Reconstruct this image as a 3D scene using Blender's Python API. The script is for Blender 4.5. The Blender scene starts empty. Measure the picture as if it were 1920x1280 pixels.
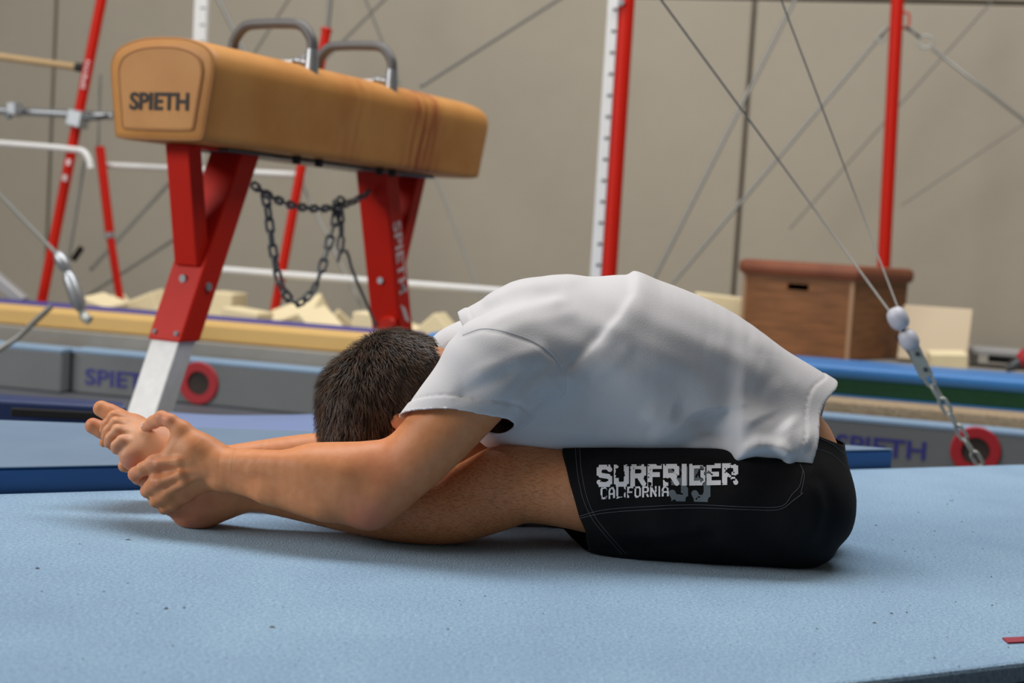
import bpy, bmesh, math, random
import numpy as np
from mathutils import Vector, Matrix

random.seed(7); np.random.seed(7)
scene = bpy.context.scene
COL = scene.collection

# ------------------------------------------------------------------ camera
F = 2667.0                                    # focal length in px of the 1920x1280 frame (50 mm)
PITCH, ROLL = math.radians(4.0), math.radians(3.6)
CAM = np.array([0.0, -2.35, 0.488])
_f = np.array([0, math.cos(PITCH), -math.sin(PITCH)])
_r0 = np.array([1.0, 0, 0]); _u0 = np.cross(_r0, _f)
_r = math.cos(ROLL)*_r0 + math.sin(ROLL)*_u0
_u = -math.sin(ROLL)*_r0 + math.cos(ROLL)*_u0
cd = bpy.data.cameras.new('camera'); cd.lens = 50; cd.sensor_width = 36
cd.dof.use_dof = True; cd.dof.focus_distance = 2.22; cd.dof.aperture_fstop = 3.9
cam = bpy.data.objects.new('camera', cd); COL.objects.link(cam)
M4 = Matrix.Identity(4)
for i in range(3):
    M4[i][0] = _r[i]; M4[i][1] = _u[i]; M4[i][2] = -_f[i]; M4[i][3] = CAM[i]
cam.matrix_world = M4
scene.camera = cam

# ------------------------------------------------------------------ world and lights
w = bpy.data.worlds.new('hall_daylight'); scene.world = w; w.use_nodes = True
w.node_tree.nodes['Background'].inputs[0].default_value = (0.93, 0.97, 1.0, 1)
w.node_tree.nodes['Background'].inputs[1].default_value = 0.3
def area(name, loc, target, sx, sy, power, col):
    l = bpy.data.lights.new(name, 'AREA'); l.shape = 'RECTANGLE'; l.size = sx; l.size_y = sy
    l.energy = power; l.color = col
    o = bpy.data.objects.new(name, l); COL.objects.link(o); o.location = loc
    o.rotation_euler = (Vector(target)-Vector(loc)).to_track_quat('-Z', 'Y').to_euler()
    return o
area('skylight_band', (0.2, 2.0, 6.7), (0.2, 2.0, 0), 8, 2.2, 850, (1.0, 0.985, 0.965))
area('window_band', (-8.3, -2.4, 3.8), (0, -0.6, 0.6), 5.5, 2.4, 760, (1.0, 0.985, 0.965))
vs = scene.view_settings
vs.view_transform = 'Standard'; vs.look = 'None'; vs.exposure = -0.54; vs.gamma = 1.0
vs.use_curve_mapping = False

# ------------------------------------------------------------------ place helpers
def ray(px, py):
    return _f + (px-960)/F*_r - (py-640)/F*_u
def W(px, py, Y):                              # point of the sight line on the upright plane y = Y
    v = ray(px, py); t = (Y-CAM[1])/v[1]; return CAM + t*v
def G(px, py, z):                              # ... on the level plane z
    v = ray(px, py); t = (z-CAM[2])/v[2]; return CAM + t*v
YAW = math.radians(14.0)                       # the hall's back wall is turned by this much
E1 = np.array([math.cos(YAW), -math.sin(YAW), 0]); E2 = np.array([math.sin(YAW), math.cos(YAW), 0])
EZ = np.array([0, 0, 1.0])
ORI = np.array([CAM[0], CAM[1], 0.0])
def V(px, py, v):                              # ... on the plane v metres into the hall, parallel to the wall
    d = ray(px, py); t = v/(d @ E2); return CAM + t*d
def H(u, v, z): return ORI + u*E1 + v*E2 + z*EZ
def U_of(px, py, v): return (V(px, py, v)-ORI) @ E1
def depth(p): return float((np.asarray(p)-CAM) @ _f)
def Rm(rpx, p): return rpx*depth(p)/F          # px size to metres at a point
FLOOR = -0.30

# ------------------------------------------------------------------ materials
MATS = {}
def srgb(r, g, b):
    def c(x):
        x /= 255.0
        return x/12.92 if x <= 0.04045 else ((x+0.055)/1.055)**2.4
    return (c(r), c(g), c(b), 1)
def mat(name, col, rough=0.6, metal=0.0, noise=None, bump=None, spec=0.5, sheen=0.0, extra=None):
    """noise = (scale, amount, second colour); bump = (scale, strength, distance)"""
    m = bpy.data.materials.new(name); m.use_nodes = True; MATS[name] = m
    nt = m.node_tree; b = nt.nodes['Principled BSDF']
    col = tuple(col[:3])+(1,)
    b.inputs['Base Color'].default_value = col
    b.inputs['Roughness'].default_value = rough
    b.inputs['Metallic'].default_value = metal
    b.inputs['Specular IOR Level'].default_value = spec
    b.inputs['Sheen Weight'].default_value = sheen
    tc = nt.nodes.new('ShaderNodeTexCoord')
    if noise:
        sc, amt, c2 = noise
        n = nt.nodes.new('ShaderNodeTexNoise'); n.inputs['Scale'].default_value = sc
        n.inputs['Detail'].default_value = 6; n.inputs['Roughness'].default_value = 0.65
        nt.links.new(tc.outputs['Object'], n.inputs['Vector'])
        r = nt.nodes.new('ShaderNodeValToRGB')
        r.color_ramp.elements[0].position = 0.35; r.color_ramp.elements[0].color = tuple(col[i]*(1-amt)+c2[i]*amt for i in range(3))+(1,)
        r.color_ramp.elements[1].position = 0.65; r.color_ramp.elements[1].color = col
        nt.links.new(n.outputs['Fac'], r.inputs['Fac'])
        nt.links.new(r.outputs['Color'], b.inputs['Base Color'])
    if bump:
        sc, st, di = bump
        n = nt.nodes.new('ShaderNodeTexNoise'); n.inputs['Scale'].default_value = sc; n.inputs['Detail'].default_value = 5
        nt.links.new(tc.outputs['Object'], n.inputs['Vector'])
        bp = nt.nodes.new('ShaderNodeBump'); bp.inputs['Strength'].default_value = st; bp.inputs['Distance'].default_value = di
        nt.links.new(n.outputs['Fac'], bp.inputs['Height']); nt.links.new(bp.outputs['Normal'], b.inputs['Normal'])
    return m
def lin(m): return m.node_tree.nodes['Principled BSDF']
mat('concrete', srgb(181, 172, 155), 0.9, noise=(0.55, 0.5, srgb(164, 156, 141)), bump=(9, 0.15, 0.01))
mat('joint', srgb(132, 122, 109), 0.95)
mat('plaster', srgb(120, 117, 110), 0.9)
mat('chain_steel', srgb(122, 126, 128), 0.4, 0.5)
mat('hall_floor', srgb(88, 90, 96), 0.6, noise=(2, 0.4, srgb(70, 72, 78)))
mat('red_paint', srgb(204, 30, 10), 0.5, spec=.25, noise=(7, 0.25, srgb(180, 20, 8)))
mat('white_paint', srgb(232, 232, 230), 0.45, noise=(12, 0.2, srgb(205, 205, 205)))
mat('galvanised', srgb(176, 180, 184), 0.4, 0.75, noise=(40, 0.4, srgb(140, 146, 150)))
mat('zinc', srgb(186, 190, 184), 0.4, 0.4, noise=(60, 0.35, srgb(150, 156, 152)))
mat('dark_steel', srgb(96, 100, 104), 0.4, 0.85)
mat('cable_steel', srgb(140, 140, 136), 0.5, 0.6)
mat('brushed_aluminium', srgb(226, 226, 224), 0.5, 0.15, noise=(22, 0.35, srgb(186, 188, 190)))
mat('pommel_grip', srgb(96, 95, 95), 0.42, noise=(30, 0.3, srgb(80, 78, 76)))
mat('black_rubber', srgb(24, 24, 26), 0.6)
mat('black_print', srgb(26, 20, 16), 0.6)
mat('navy_print', srgb(52, 52, 132), 0.6)
mat('white_print', srgb(226, 205, 205), 0.6)
mat('beam_wood', srgb(196, 166, 122), 0.6, noise=(3, 0.4, srgb(170, 140, 100)))
mat('grey_vinyl', srgb(116, 120, 122), 0.5, noise=(3, 0.35, srgb(102, 106, 108)), bump=(40, 0.1, 0.004))
mat('edge_vinyl', srgb(138, 166, 194), 0.5)
mat('red_vinyl', srgb(172, 34, 44), 0.55)
mat('dark_mesh', srgb(62, 54, 50), 0.9, bump=(200, 0.6, 0.004))
mat('tan_pad', srgb(222, 182, 112), 0.7, noise=(5, 0.3, srgb(206, 166, 96)))
mat('grey_board', srgb(150, 146, 138), 0.8, noise=(6, 0.4, srgb(128, 122, 112)))
mat('coconut_fibre', srgb(182, 160, 130), 0.95, noise=(45, 0.6, srgb(140, 118, 92)), bump=(90, 0.6, 0.01))
mat('purple_cover', srgb(72, 68, 142), 0.6)
mat('foam', srgb(246, 230, 190), 0.9, noise=(6, 0.35, srgb(232, 212, 164)), bump=(150, 0.25, 0.003))
mat('blue_pad', srgb(62, 128, 196), 0.45, noise=(4, 0.3, srgb(52, 112, 180)), bump=(7, 0.3, 0.02))
mat('green_band', srgb(30, 92, 62), 0.6, noise=(30, 0.5, srgb(20, 70, 48)))
mat('blue_vinyl', srgb(30, 92, 156), 0.42, noise=(5, 0.3, srgb(36, 96, 156)), bump=(60, 0.1, 0.003))
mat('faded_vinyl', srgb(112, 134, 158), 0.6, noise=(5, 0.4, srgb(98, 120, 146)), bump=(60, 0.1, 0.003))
mat('navy_vinyl', srgb(34, 54, 100), 0.45, noise=(4, 0.3, srgb(36, 48, 92)))
mat('lavender_vinyl', srgb(122, 140, 182), 0.5, noise=(3, 0.3, srgb(104, 122, 168)))
mat('black_mesh', srgb(28, 26, 26), 0.85, bump=(160, 0.6, 0.004))
mat('box_leather', srgb(142, 82, 54), 0.6, noise=(6, 0.55, srgb(112, 58, 40)), bump=(60, 0.2, 0.004))
mat('pale_board', srgb(226, 206, 176), 0.7)
mat('board_edge', srgb(176, 140, 108), 0.8)
mat('grey_steel', srgb(166, 166, 166), 0.5, 0.2)
mat('nylon', srgb(206, 206, 216), 0.4, noise=(40, 0.3, srgb(186, 186, 196)))
mat('lint', srgb(118, 116, 116), 0.9, noise=(9, .7, srgb(60, 62, 70)))
mat('red_mark', srgb(150, 50, 66), 0.8)

def wood_mat(name, c1, c2, sc=(1, 1, 6), rough=0.55):
    m = mat(name, c1, rough); nt = m.node_tree; b = lin(m)
    tc = nt.nodes.new('ShaderNodeTexCoord'); mp = nt.nodes.new('ShaderNodeMapping'); mp.inputs['Scale'].default_value = sc
    n = nt.nodes.new('ShaderNodeTexNoise'); n.inputs['Scale'].default_value = 6; n.inputs['Detail'].default_value = 7
    r = nt.nodes.new('ShaderNodeValToRGB'); r.color_ramp.elements[0].color = c1; r.color_ramp.elements[1].color = c2
    r.color_ramp.elements[0].position = .35; r.color_ramp.elements[1].position = .7
    nt.links.new(tc.outputs['Object'], mp.inputs[0]); nt.links.new(mp.outputs[0], n.inputs['Vector'])
    nt.links.new(n.outputs['Fac'], r.inputs[0]); nt.links.new(r.outputs[0], b.inputs['Base Color'])
    return m
wood_mat('box_wood', srgb(120, 76, 40), srgb(150, 98, 56), (1, 1, 7))

def horse_leather():
    m = mat('horse_leather', srgb(196, 142, 86), 0.55); nt = m.node_tree; b = lin(m)
    tc = nt.nodes.new('ShaderNodeTexCoord')
    n = nt.nodes.new('ShaderNodeTexNoise'); n.inputs['Scale'].default_value = 5; n.inputs['Detail'].default_value = 6
    nt.links.new(tc.outputs['Object'], n.inputs['Vector'])
    r = nt.nodes.new('ShaderNodeValToRGB'); r.color_ramp.elements[0].color = srgb(190, 126, 58); r.color_ramp.elements[1].color = srgb(206, 146, 76)
    r.color_ramp.elements[0].position = .3; r.color_ramp.elements[1].position = .7
    nt.links.new(n.outputs['Fac'], r.inputs[0])
    # worn run marks around the croup (bands along the length, streaked downwards)
    at = nt.nodes.new('ShaderNodeAttribute'); at.attribute_name = 'wear'
    n2 = nt.nodes.new('ShaderNodeTexNoise'); n2.inputs['Scale'].default_value = 3.2; n2.inputs['Detail'].default_value = 4
    mp = nt.nodes.new('ShaderNodeMapping'); mp.inputs['Scale'].default_value = (9, 9, 0.8)
    nt.links.new(tc.outputs['Object'], mp.inputs[0]); nt.links.new(mp.outputs[0], n2.inputs['Vector'])
    r2 = nt.nodes.new('ShaderNodeValToRGB'); r2.color_ramp.elements[0].position = .42; r2.color_ramp.elements[1].position = .58
    nt.links.new(n2.outputs['Fac'], r2.inputs[0])
    mu = nt.nodes.new('ShaderNodeMath'); mu.operation = 'MULTIPLY'
    nt.links.new(at.outputs['Fac'], mu.inputs[0]); nt.links.new(r2.outputs[0], mu.inputs[1])
    mx = nt.nodes.new('ShaderNodeMix'); mx.data_type = 'RGBA'
    nt.links.new(mu.outputs[0], mx.inputs[0]); nt.links.new(r.outputs[0], mx.inputs[6]); mx.inputs[7].default_value = srgb(158, 76, 34)
    nt.links.new(mx.outputs[2], b.inputs['Base Color'])
horse_leather()
mat('horse_seam', srgb(178, 122, 68), 0.55)

def carpet_mat():
    m = mat('mat_carpet', srgb(150, 192, 224), 0.95, sheen=0.3); nt = m.node_tree; b = lin(m)
    tc = nt.nodes.new('ShaderNodeTexCoord')
    def noise(sc, det, rough=.6):
        n = nt.nodes.new('ShaderNodeTexNoise'); n.inputs['Scale'].default_value = sc; n.inputs['Detail'].default_value = det
        n.inputs['Roughness'].default_value = rough
        nt.links.new(tc.outputs['Object'], n.inputs['Vector']); return n
    def ramp(n, p0, c0, p1, c1):
        r = nt.nodes.new('ShaderNodeValToRGB'); r.color_ramp.elements[0].position = p0; r.color_ramp.elements[0].color = c0
        r.color_ramp.elements[1].position = p1; r.color_ramp.elements[1].color = c1
        nt.links.new(n.outputs['Fac'], r.inputs[0]); return r
    a = ramp(noise(190, 4), .3, srgb(112, 152, 188), .7, srgb(170, 204, 228))
    c = ramp(noise(3.2, 3), .3, srgb(228, 232, 240), .7, (1, 1, 1, 1))
    mx = nt.nodes.new('ShaderNodeMix'); mx.data_type = 'RGBA'; mx.blend_type = 'MULTIPLY'; mx.inputs[0].default_value = 1
    nt.links.new(a.outputs[0], mx.inputs[6]); nt.links.new(c.outputs[0], mx.inputs[7])
    # lint and chalk crumbs trodden into the pile
    s = ramp(noise(60, 2, .5), .74, (0, 0, 0, 1), .79, (.8, .8, .8, 1))
    mx2 = nt.nodes.new('ShaderNodeMix'); mx2.data_type = 'RGBA'
    nt.links.new(s.outputs[0], mx2.inputs[0]); nt.links.new(mx.outputs[2], mx2.inputs[6]); mx2.inputs[7].default_value = srgb(116, 124, 136)
    nt.links.new(mx2.outputs[2], b.inputs['Base Color'])
    bp = nt.nodes.new('ShaderNodeBump'); bp.inputs['Strength'].default_value = .7; bp.inputs['Distance'].default_value = .005
    nt.links.new(noise(300, 4).outputs['Fac'], bp.inputs['Height']); nt.links.new(bp.outputs[0], b.inputs['Normal'])
carpet_mat()

# ------------------------------------------------------------------ object helpers
ORG = {}                                       # world origin of each object
def tag(o, label=None, cat=None, group=None, kind=None):
    if label: o['label'] = label
    if cat: o['category'] = cat
    if group: o['group'] = group
    if kind: o['kind'] = kind
    return o
def thing(name, loc, label, cat, group=None):
    o = bpy.data.objects.new(name, None); COL.objects.link(o); o.empty_display_size = 0.05
    o.location = tuple(loc); ORG[o] = np.array(loc, float)
    return tag(o, label, cat, group)
def mk(name, verts, faces, m, parent=None, smooth=False, auto=None):
    verts = np.asarray(verts, float)
    if parent is None:
        org = np.array([(verts[:, 0].min()+verts[:, 0].max())/2, (verts[:, 1].min()+verts[:, 1].max())/2, verts[:, 2].min()])
    else: org = ORG[parent]
    me = bpy.data.meshes.new(name)
    me.from_pydata((verts-org).tolist(), [], faces if isinstance(faces, list) else faces.tolist()); me.update()
    me.materials.append(MATS[m] if isinstance(m, str) else m)
    o = bpy.data.objects.new(name, me); COL.objects.link(o); ORG[o] = org
    if parent is not None: o.parent = parent
    else: o.location = tuple(org)
    if smooth: me.polygons.foreach_set('use_smooth', [True]*len(me.polygons))
    if auto: me.set_sharp_from_angle(angle=math.radians(auto))
    return o
def bm_out(bm):
    bm.verts.ensure_lookup_table()
    v = [tuple(x.co) for x in bm.verts]; f = [[x.index for x in fa.verts] for fa in bm.faces]; bm.free(); return v, f
def join(*vf):
    V_, F_ = [], []
    for v, f in vf:
        n = len(V_); V_ += [tuple(x) for x in v]; F_ += [[i+n for i in q] for q in f]
    return V_, F_
def gbox(c, a, b, d, bev=0.0, seg=2):
    """box about c with half vectors a, b, d; bevelled by bev metres"""
    a, b, d = map(np.asarray, (a, b, d)); la, lb, ld = [np.linalg.norm(x) for x in (a, b, d)]
    bm = bmesh.new(); bmesh.ops.create_cube(bm, size=2)
    for v in bm.verts: v.co = Vector((v.co.x*la, v.co.y*lb, v.co.z*ld))
    if bev: bmesh.ops.bevel(bm, geom=bm.edges[:], offset=bev, segments=seg, profile=.5, affect='EDGES')
    A, B, D_ = a/la, b/lb, d/ld
    flip = np.dot(np.cross(A, B), D_) < 0
    v, f = bm_out(bm); v = [tuple(np.asarray(c)+x[0]*A+x[1]*B+x[2]*D_) for x in v]
    if flip: f = [q[::-1] for q in f]
    return v, f
def prism(poly, z0, z1, bev=0.0, seg=2):
    """plan polygon (list of xy) between two heights"""
    bm = bmesh.new()
    p = np.array([q[:2] for q in poly]); ar = 0.5*np.sum(p[:, 0]*np.roll(p[:, 1], -1)-np.roll(p[:, 0], -1)*p[:, 1])
    if ar < 0: p = p[::-1]
    lo = [bm.verts.new((x, y, z0)) for x, y in p]; hi = [bm.verts.new((x, y, z1)) for x, y in p]; n = len(p)
    bm.faces.new(hi); bm.faces.new(lo[::-1])
    for i in range(n): bm.faces.new((lo[i], lo[(i+1) % n], hi[(i+1) % n], hi[i]))
    if bev: bmesh.ops.bevel(bm, geom=bm.edges[:], offset=bev, segments=seg, profile=.5, affect='EDGES')
    return bm_out(bm)
def frames(path, closed=False):
    P = np.asarray(path, float); n = len(P); T = np.zeros_like(P)
    for i in range(n):
        a = P[(i-1) % n] if closed or i > 0 else P[0]; b = P[(i+1) % n] if closed or i < n-1 else P[-1]
        T[i] = (b-a)/(np.linalg.norm(b-a)+1e-12)
    up = np.array([0, 0, 1.0]) if abs(T[0][2]) < .9 else np.array([1.0, 0, 0])
    N = np.cross(T[0], up); N /= np.linalg.norm(N); out = []
    for i in range(n):
        N = N-T[i]*np.dot(N, T[i]); N /= np.linalg.norm(N); out.append((N.copy(), np.cross(T[i], N)))
    return P, out
def tube(path, r, seg=10, closed=False, caps=True):
    P, fr = frames(path, closed); n = len(P); r = r if hasattr(r, '__len__') else [r]*n
    v, f = [], []
    for i in range(n):
        for k in range(seg):
            a = 2*math.pi*k/seg; v.append(tuple(P[i]+r[i]*(math.cos(a)*fr[i][0]+math.sin(a)*fr[i][1])))
    for i in range(n if closed else n-1):
        j = (i+1) % n
        for k in range(seg):
            k2 = (k+1) % seg; f.append([i*seg+k, j*seg+k, j*seg+k2, i*seg+k2][::-1])
    if caps and not closed:
        f.append([k for k in range(seg)]); f.append([(n-1)*seg+k for k in range(seg)][::-1])
    return v, f
def spline(pts, n=8):
    P = np.asarray(pts, float); out = []
    for i in range(len(P)-1):
        p0 = P[max(i-1, 0)]; p1 = P[i]; p2 = P[i+1]; p3 = P[min(i+2, len(P)-1)]
        for k in range(n):
            t = k/n; out.append(.5*((2*p1)+(-p0+p2)*t+(2*p0-5*p1+4*p2-p3)*t*t+(-p0+3*p1-3*p2+p3)*t**3))
    out.append(P[-1]); return np.array(out)
def disc(c, n, r, h, seg=24, hole=0.0):
    """a short cylinder or ring about axis n"""
    n = np.asarray(n, float); n /= np.linalg.norm(n); a = np.cross(n, [0, 0, 1.0] if abs(n[2]) < .9 else [1.0, 0, 0]); a /= np.linalg.norm(a); b = np.cross(n, a)
    prof = [(hole, -h/2), (r*.96, -h/2), (r, -h/4), (r, h/4), (r*.96, h/2), (hole, h/2)] if hole > 0 else [(1e-4, -h/2), (r*.94, -h/2), (r, -h/4), (r, h/4), (r*.94, h/2), (1e-4, h/2)]
    v, f = [], []
    for k in range(seg):
        t = 2*math.pi*k/seg
        for rr, hh in prof: v.append(tuple(np.asarray(c)+n*hh+rr*(math.cos(t)*a+math.sin(t)*b)))
    m_ = len(prof)
    for k in range(seg):
        k2 = (k+1) % seg
        for i in range(m_ if hole > 0 else m_-1):
            j = (i+1) % m_; f.append([k*m_+i, k*m_+j, k2*m_+j, k2*m_+i][::-1])
    return v, f
def text_mesh(s, size, bold=0.0, ext=0.0):
    cu = bpy.data.curves.new('lettering', 'FONT'); cu.body = s; cu.size = size; cu.offset = bold; cu.extrude = ext; cu.resolution_u = 4
    o = bpy.data.objects.new('lettering', cu); COL.objects.link(o)
    dg = bpy.context.evaluated_depsgraph_get(); me = o.evaluated_get(dg).to_mesh()
    v = np.array([tuple(x.co) for x in me.vertices]); f = [list(p.vertices) for p in me.polygons]
    o.evaluated_get(dg).to_mesh_clear(); bpy.data.objects.remove(o); bpy.data.curves.remove(cu)
    return v, f
def put_text(s, c, ex, ey, width, m, parent, height=None, bold=0.0, ext=0.0006, name='lettering'):
    """lettering centred at c, running along ex, upright along ey"""
    v, f = text_mesh(s, 1.0, bold); lo = v.min(0); hi = v.max(0)
    sx = width/(hi[0]-lo[0]); sy = (height/(hi[1]-lo[1])) if height else sx
    ex = np.asarray(ex)/np.linalg.norm(ex); ey = np.asarray(ey)/np.linalg.norm(ey); n = np.cross(ex, ey)
    q = [np.asarray(c)+((x[0]-(lo[0]+hi[0])/2)*sx)*ex+((x[1]-(lo[1]+hi[1])/2)*sy)*ey+n*ext for x in v]
    return mk(name, q, f, m, parent)
def stadium(L, Wd, r, seg=8, n=16):
    """a chain link in its own xz plane: length L along x, width Wd"""
    R_ = Wd/2-r; s = L/2-r-R_; path = []
    for k in range(n//2+1): t = -math.pi/2+math.pi*k/(n//2); path.append((s+R_*math.cos(t), 0, R_*math.sin(t)))
    for k in range(n//2+1): t = math.pi/2+math.pi*k/(n//2); path.append((-s+R_*math.cos(t), 0, R_*math.sin(t)))
    return tube(path, r, seg, closed=True)
def chain(path, pitch, link_len, link_w, r, m, parent, spin=0.3, name='link'):
    P = np.asarray(path, float); d = np.r_[0, np.cumsum(np.linalg.norm(np.diff(P, axis=0), axis=1))]
    n = max(1, int(round(d[-1]/pitch))); v, f = stadium(link_len, link_w, r); first = None; objs = []
    for i in range(n):
        s = (i+.5)*d[-1]/n; c = np.array([np.interp(s, d, P[:, k]) for k in range(3)])
        a = np.array([np.interp(max(s-pitch*.6, 0), d, P[:, k]) for k in range(3)]); b = np.array([np.interp(min(s+pitch*.6, d[-1]), d, P[:, k]) for k in range(3)])
        T = (b-a)/np.linalg.norm(b-a); up = np.array([0, 0, 1.0]) if abs(T[2]) < .85 else np.array([1.0, 0, 0])
        S = np.cross(T, up); S /= np.linalg.norm(S); Z = np.cross(S, T)*-1
        ang = spin+(math.pi/2)*(i % 2)+random.uniform(-.2, .2)
        y = math.cos(ang)*S+math.sin(ang)*Z; z = np.cross(T, y)
        if first is None:
            me = bpy.data.meshes.new(name); me.from_pydata(v, [], f); me.materials.append(MATS[m]); me.polygons.foreach_set('use_smooth', [True]*len(me.polygons)); first = me
        o = bpy.data.objects.new(name, first); COL.objects.link(o); o.parent = parent
        mm = Matrix.Identity(4)
        for k in range(3): mm[k][0] = T[k]; mm[k][1] = y[k]; mm[k][2] = z[k]; mm[k][3] = (c-ORG[parent])[k]
        o.matrix_local = mm; objs.append(o)
    return objs

# ================================================================== THE HALL
VW = 9.5
fl = mk('floor', [(-9.2, -5.6, FLOOR), (9.2, -5.6, FLOOR), (9.2, 11.6, FLOOR), (-9.2, 11.6, FLOOR)], [[0, 1, 2, 3]], 'hall_floor'); tag(fl, 'dark grey sports hall floor under the mats', kind='structure')
v, f = gbox(H(0, VW+.16, 2.9), E1*11, E2*.1, EZ*3.25)
wall = mk('wall_back', v, f, 'joint'); tag(wall, 'beige concrete panel wall at the back of the hall', kind='structure')
uj = [U_of(103, 40, VW), U_of(1413, 40, VW)]; pw = uj[1]-uj[0]
zt = V(1700, 3, VW)[2]
for k in range(-1, 3):
    ua = uj[0]+(k-0)*pw+.012; ub = uj[0]+(k+1)*pw-.012
    ua = max(ua, -10.9); ub = min(ub, 10.9)
    if ub-ua < .3: continue
    for za, zb in ((FLOOR, zt-.012), (zt+.012, 6.0)):
        v, f = gbox(H((ua+ub)/2, VW+.03, (za+zb)/2), E1*(ub-ua)/2, E2*.035, EZ*(zb-za)/2, .012, 1)
        mk('panel', v, f, 'concrete', wall)

# the rest of the hall: ceiling, side walls and the wall behind the photographer
for nm, lb, c_, a_, b_, d_ in (('ceiling', 'plain ceiling of the hall', (0, 3, 7.1), (9.2, 0, 0), (0, 8.6, 0), (0, 0, .1)), ('wall_left', 'side wall with the window band', (-9.1, 3, 3.3), (.1, 0, 0), (0, 8.6, 0), (0, 0, 3.7)),
                               ('wall_right', 'plain side wall on the right', (9.1, 3, 3.3), (.1, 0, 0), (0, 8.6, 0), (0, 0, 3.7)), ('wall_front', 'wall behind the photographer', (0, -5.5, 3.3), (9.2, 0, 0), (0, .1, 0), (0, 0, 3.7))):
    tag(mk(nm, *gbox(c_, a_, b_, d_), 'plaster'), lb, kind='structure')

# ---------------------------------------------------------------- mat under the gymnast
A = G(0, 925, 0); B = G(1920, 870, 0); Cn = G(1590, 1279, 0); Dn = G(1920, 1241, 0)
def ext(p, q, a, b): d = (q-p)/np.linalg.norm(q-p); return p-d*a, q+d*b
A2, B2 = ext(A, B, 1.2, 1.3); C2, D2 = ext(Cn, Dn, 2.6, 1.6)
fm = thing('floor_mat', ((A2+B2+C2+D2)/4*[1, 1, 0]+[0, 0, FLOOR]), 'large light blue carpeted mat that the man sits on', 'mat')
mk('carpet', *prism([A2, C2, D2, B2], -.028, 0.0, .006, 2), 'mat_carpet', fm)
mk('foam_base', *prism([A2, C2, D2, B2], FLOOR, -.0285, .004, 1), 'navy_vinyl', fm)
tm = [G(1876, 1199, .0008), G(1925, 1193, .0008), G(1930, 1206, .0008), G(1893, 1204, .0008)]
tc_ = sum(tm)/4; ta, tb_ = (tm[1]+tm[2]-tm[0]-tm[3])/4, (tm[0]+tm[1]-tm[2]-tm[3])/4
v, f = gbox(tc_*[1, 1, 0]+[0, 0, .0015], ta*[1, 1, 0], tb_*[1, 1, 0], [0, 0, .001]); tag(mk('tape_mark', v, f, 'red_mark'), 'dark red tape scrap on the light blue carpet at lower right', 'tape')

# lint and chalk crumbs lying on the carpet
rl = np.random.default_rng(12); vv = []; ff = []
for px, py, r_ in [(70, 1066, 4.5), (312, 1141, 4.5), (346, 1140, 3), (510, 1176, 4), (780, 1028, 3), (1018, 1063, 4), (1056, 1062, 4), (840, 1180, 3), (1700, 1148, 3), (1640, 1168, 3), (1752, 1234, 5), (1672, 1150, 3), (1860, 1135, 3), (240, 1012, 3), (402, 1038, 3)]+[(rl.uniform(0, 1900), rl.uniform(1000, 1270), rl.uniform(1, 2)) for _ in range(110)]+[(rl.uniform(1600, 1910), rl.uniform(900, 1050), rl.uniform(1, 2.2)) for _ in range(40)]:
    if py < 1080 and 300 < px < 1640: continue
    c = G(px, py, 0.0); r = r_*depth(c)/F; n0 = len(vv); k = 6; ph = rl.uniform(0, 6.28); st_ = rl.uniform(.5, 1.9)
    for q in range(k): a = ph+q*2*math.pi/k; rr = r*rl.uniform(.6, 1.1); vv.append((c[0]+math.cos(a)*rr*st_, c[1]+math.sin(a)*rr, .0004))
    vv.append((c[0], c[1], .0004+r*.7))
    for q in range(k): ff.append([n0+q, n0+(q+1) % k, n0+k])
tag(mk('lint', vv, ff, 'lint'), 'tiny crumbs of lint and chalk scattered on the light blue carpet', 'lint', kind='stuff')

# ---------------------------------------------------------------- blue mats behind it
zb = .045
Fl = G(0, 881, zb); Fr = G(1712, 849, zb); Bl = G(0, 787, zb); Bm = G(600, 809, zb)
nrm = np.array([-(B-A)[1], (B-A)[0], 0]); nrm /= np.linalg.norm(nrm)
Fl2, _ = ext(A+nrm*.012, B+nrm*.012, 1.0, 0); Fr2 = A+nrm*.012+(B-A)*((Fr-A) @ (B-A))/((B-A) @ (B-A))
Bl2, _ = ext(Bl, Bm, .7, 0)
lm = thing('landing_mat', Bm*[1, 1, 0]+[0, 0, FLOOR], 'blue vinyl mat with a faded top and deep blue side behind the feet', 'mat')
mk('side_cover', *prism([Fl2, Fr2, G(1590, 834, zb), Bm, Bl2], FLOOR, zb-.004, .004, 1), 'blue_vinyl', lm)
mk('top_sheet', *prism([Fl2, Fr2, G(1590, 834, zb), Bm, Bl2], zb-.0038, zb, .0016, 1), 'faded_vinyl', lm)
# soft rumpled mat in front of the pommel horse
n1, n2 = 36, 16; vv = []; ff = []
for i in range(n1):
    for j in range(n2):
        x = -.965+1.25*i/(n1-1); y = 1.10+.2*max(0, x)+.58*j/(n2-1)
        z = -.052+.075/(1+math.exp(-(x+.50-(y-1.2)*.25)*11))+.006*math.sin(9*x+2*y)*math.sin(6*y+.6)-.03*(1-j/(n2-1))
        vv.append((x, y, z))
for i in range(n1-1):
    for j in range(n2-1): ff.append([i*n2+j, (i+1)*n2+j, (i+1)*n2+j+1, i*n2+j+1])
m0 = len(vv); ring = [i*n2 for i in range(n1)]+[(n1-1)*n2+j for j in range(1, n2)]+[i*n2+n2-1 for i in range(n1-2, -1, -1)]+[j for j in range(n2-2, 0, -1)]
for q in ring: vv.append((vv[q][0], vv[q][1], FLOOR))
for k in range(len(ring)):
    k2 = (k+1) % len(ring); ff.append([ring[k2], ring[k], m0+k, m0+k2])
ff.append([m0+k for k in range(len(ring))][::-1])
tag(mk('soft_mat', vv, ff, 'lavender_vinyl', smooth=True, auto=40), 'soft rumpled lavender blue mat between the feet and the silver horse foot', 'mat')
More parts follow.
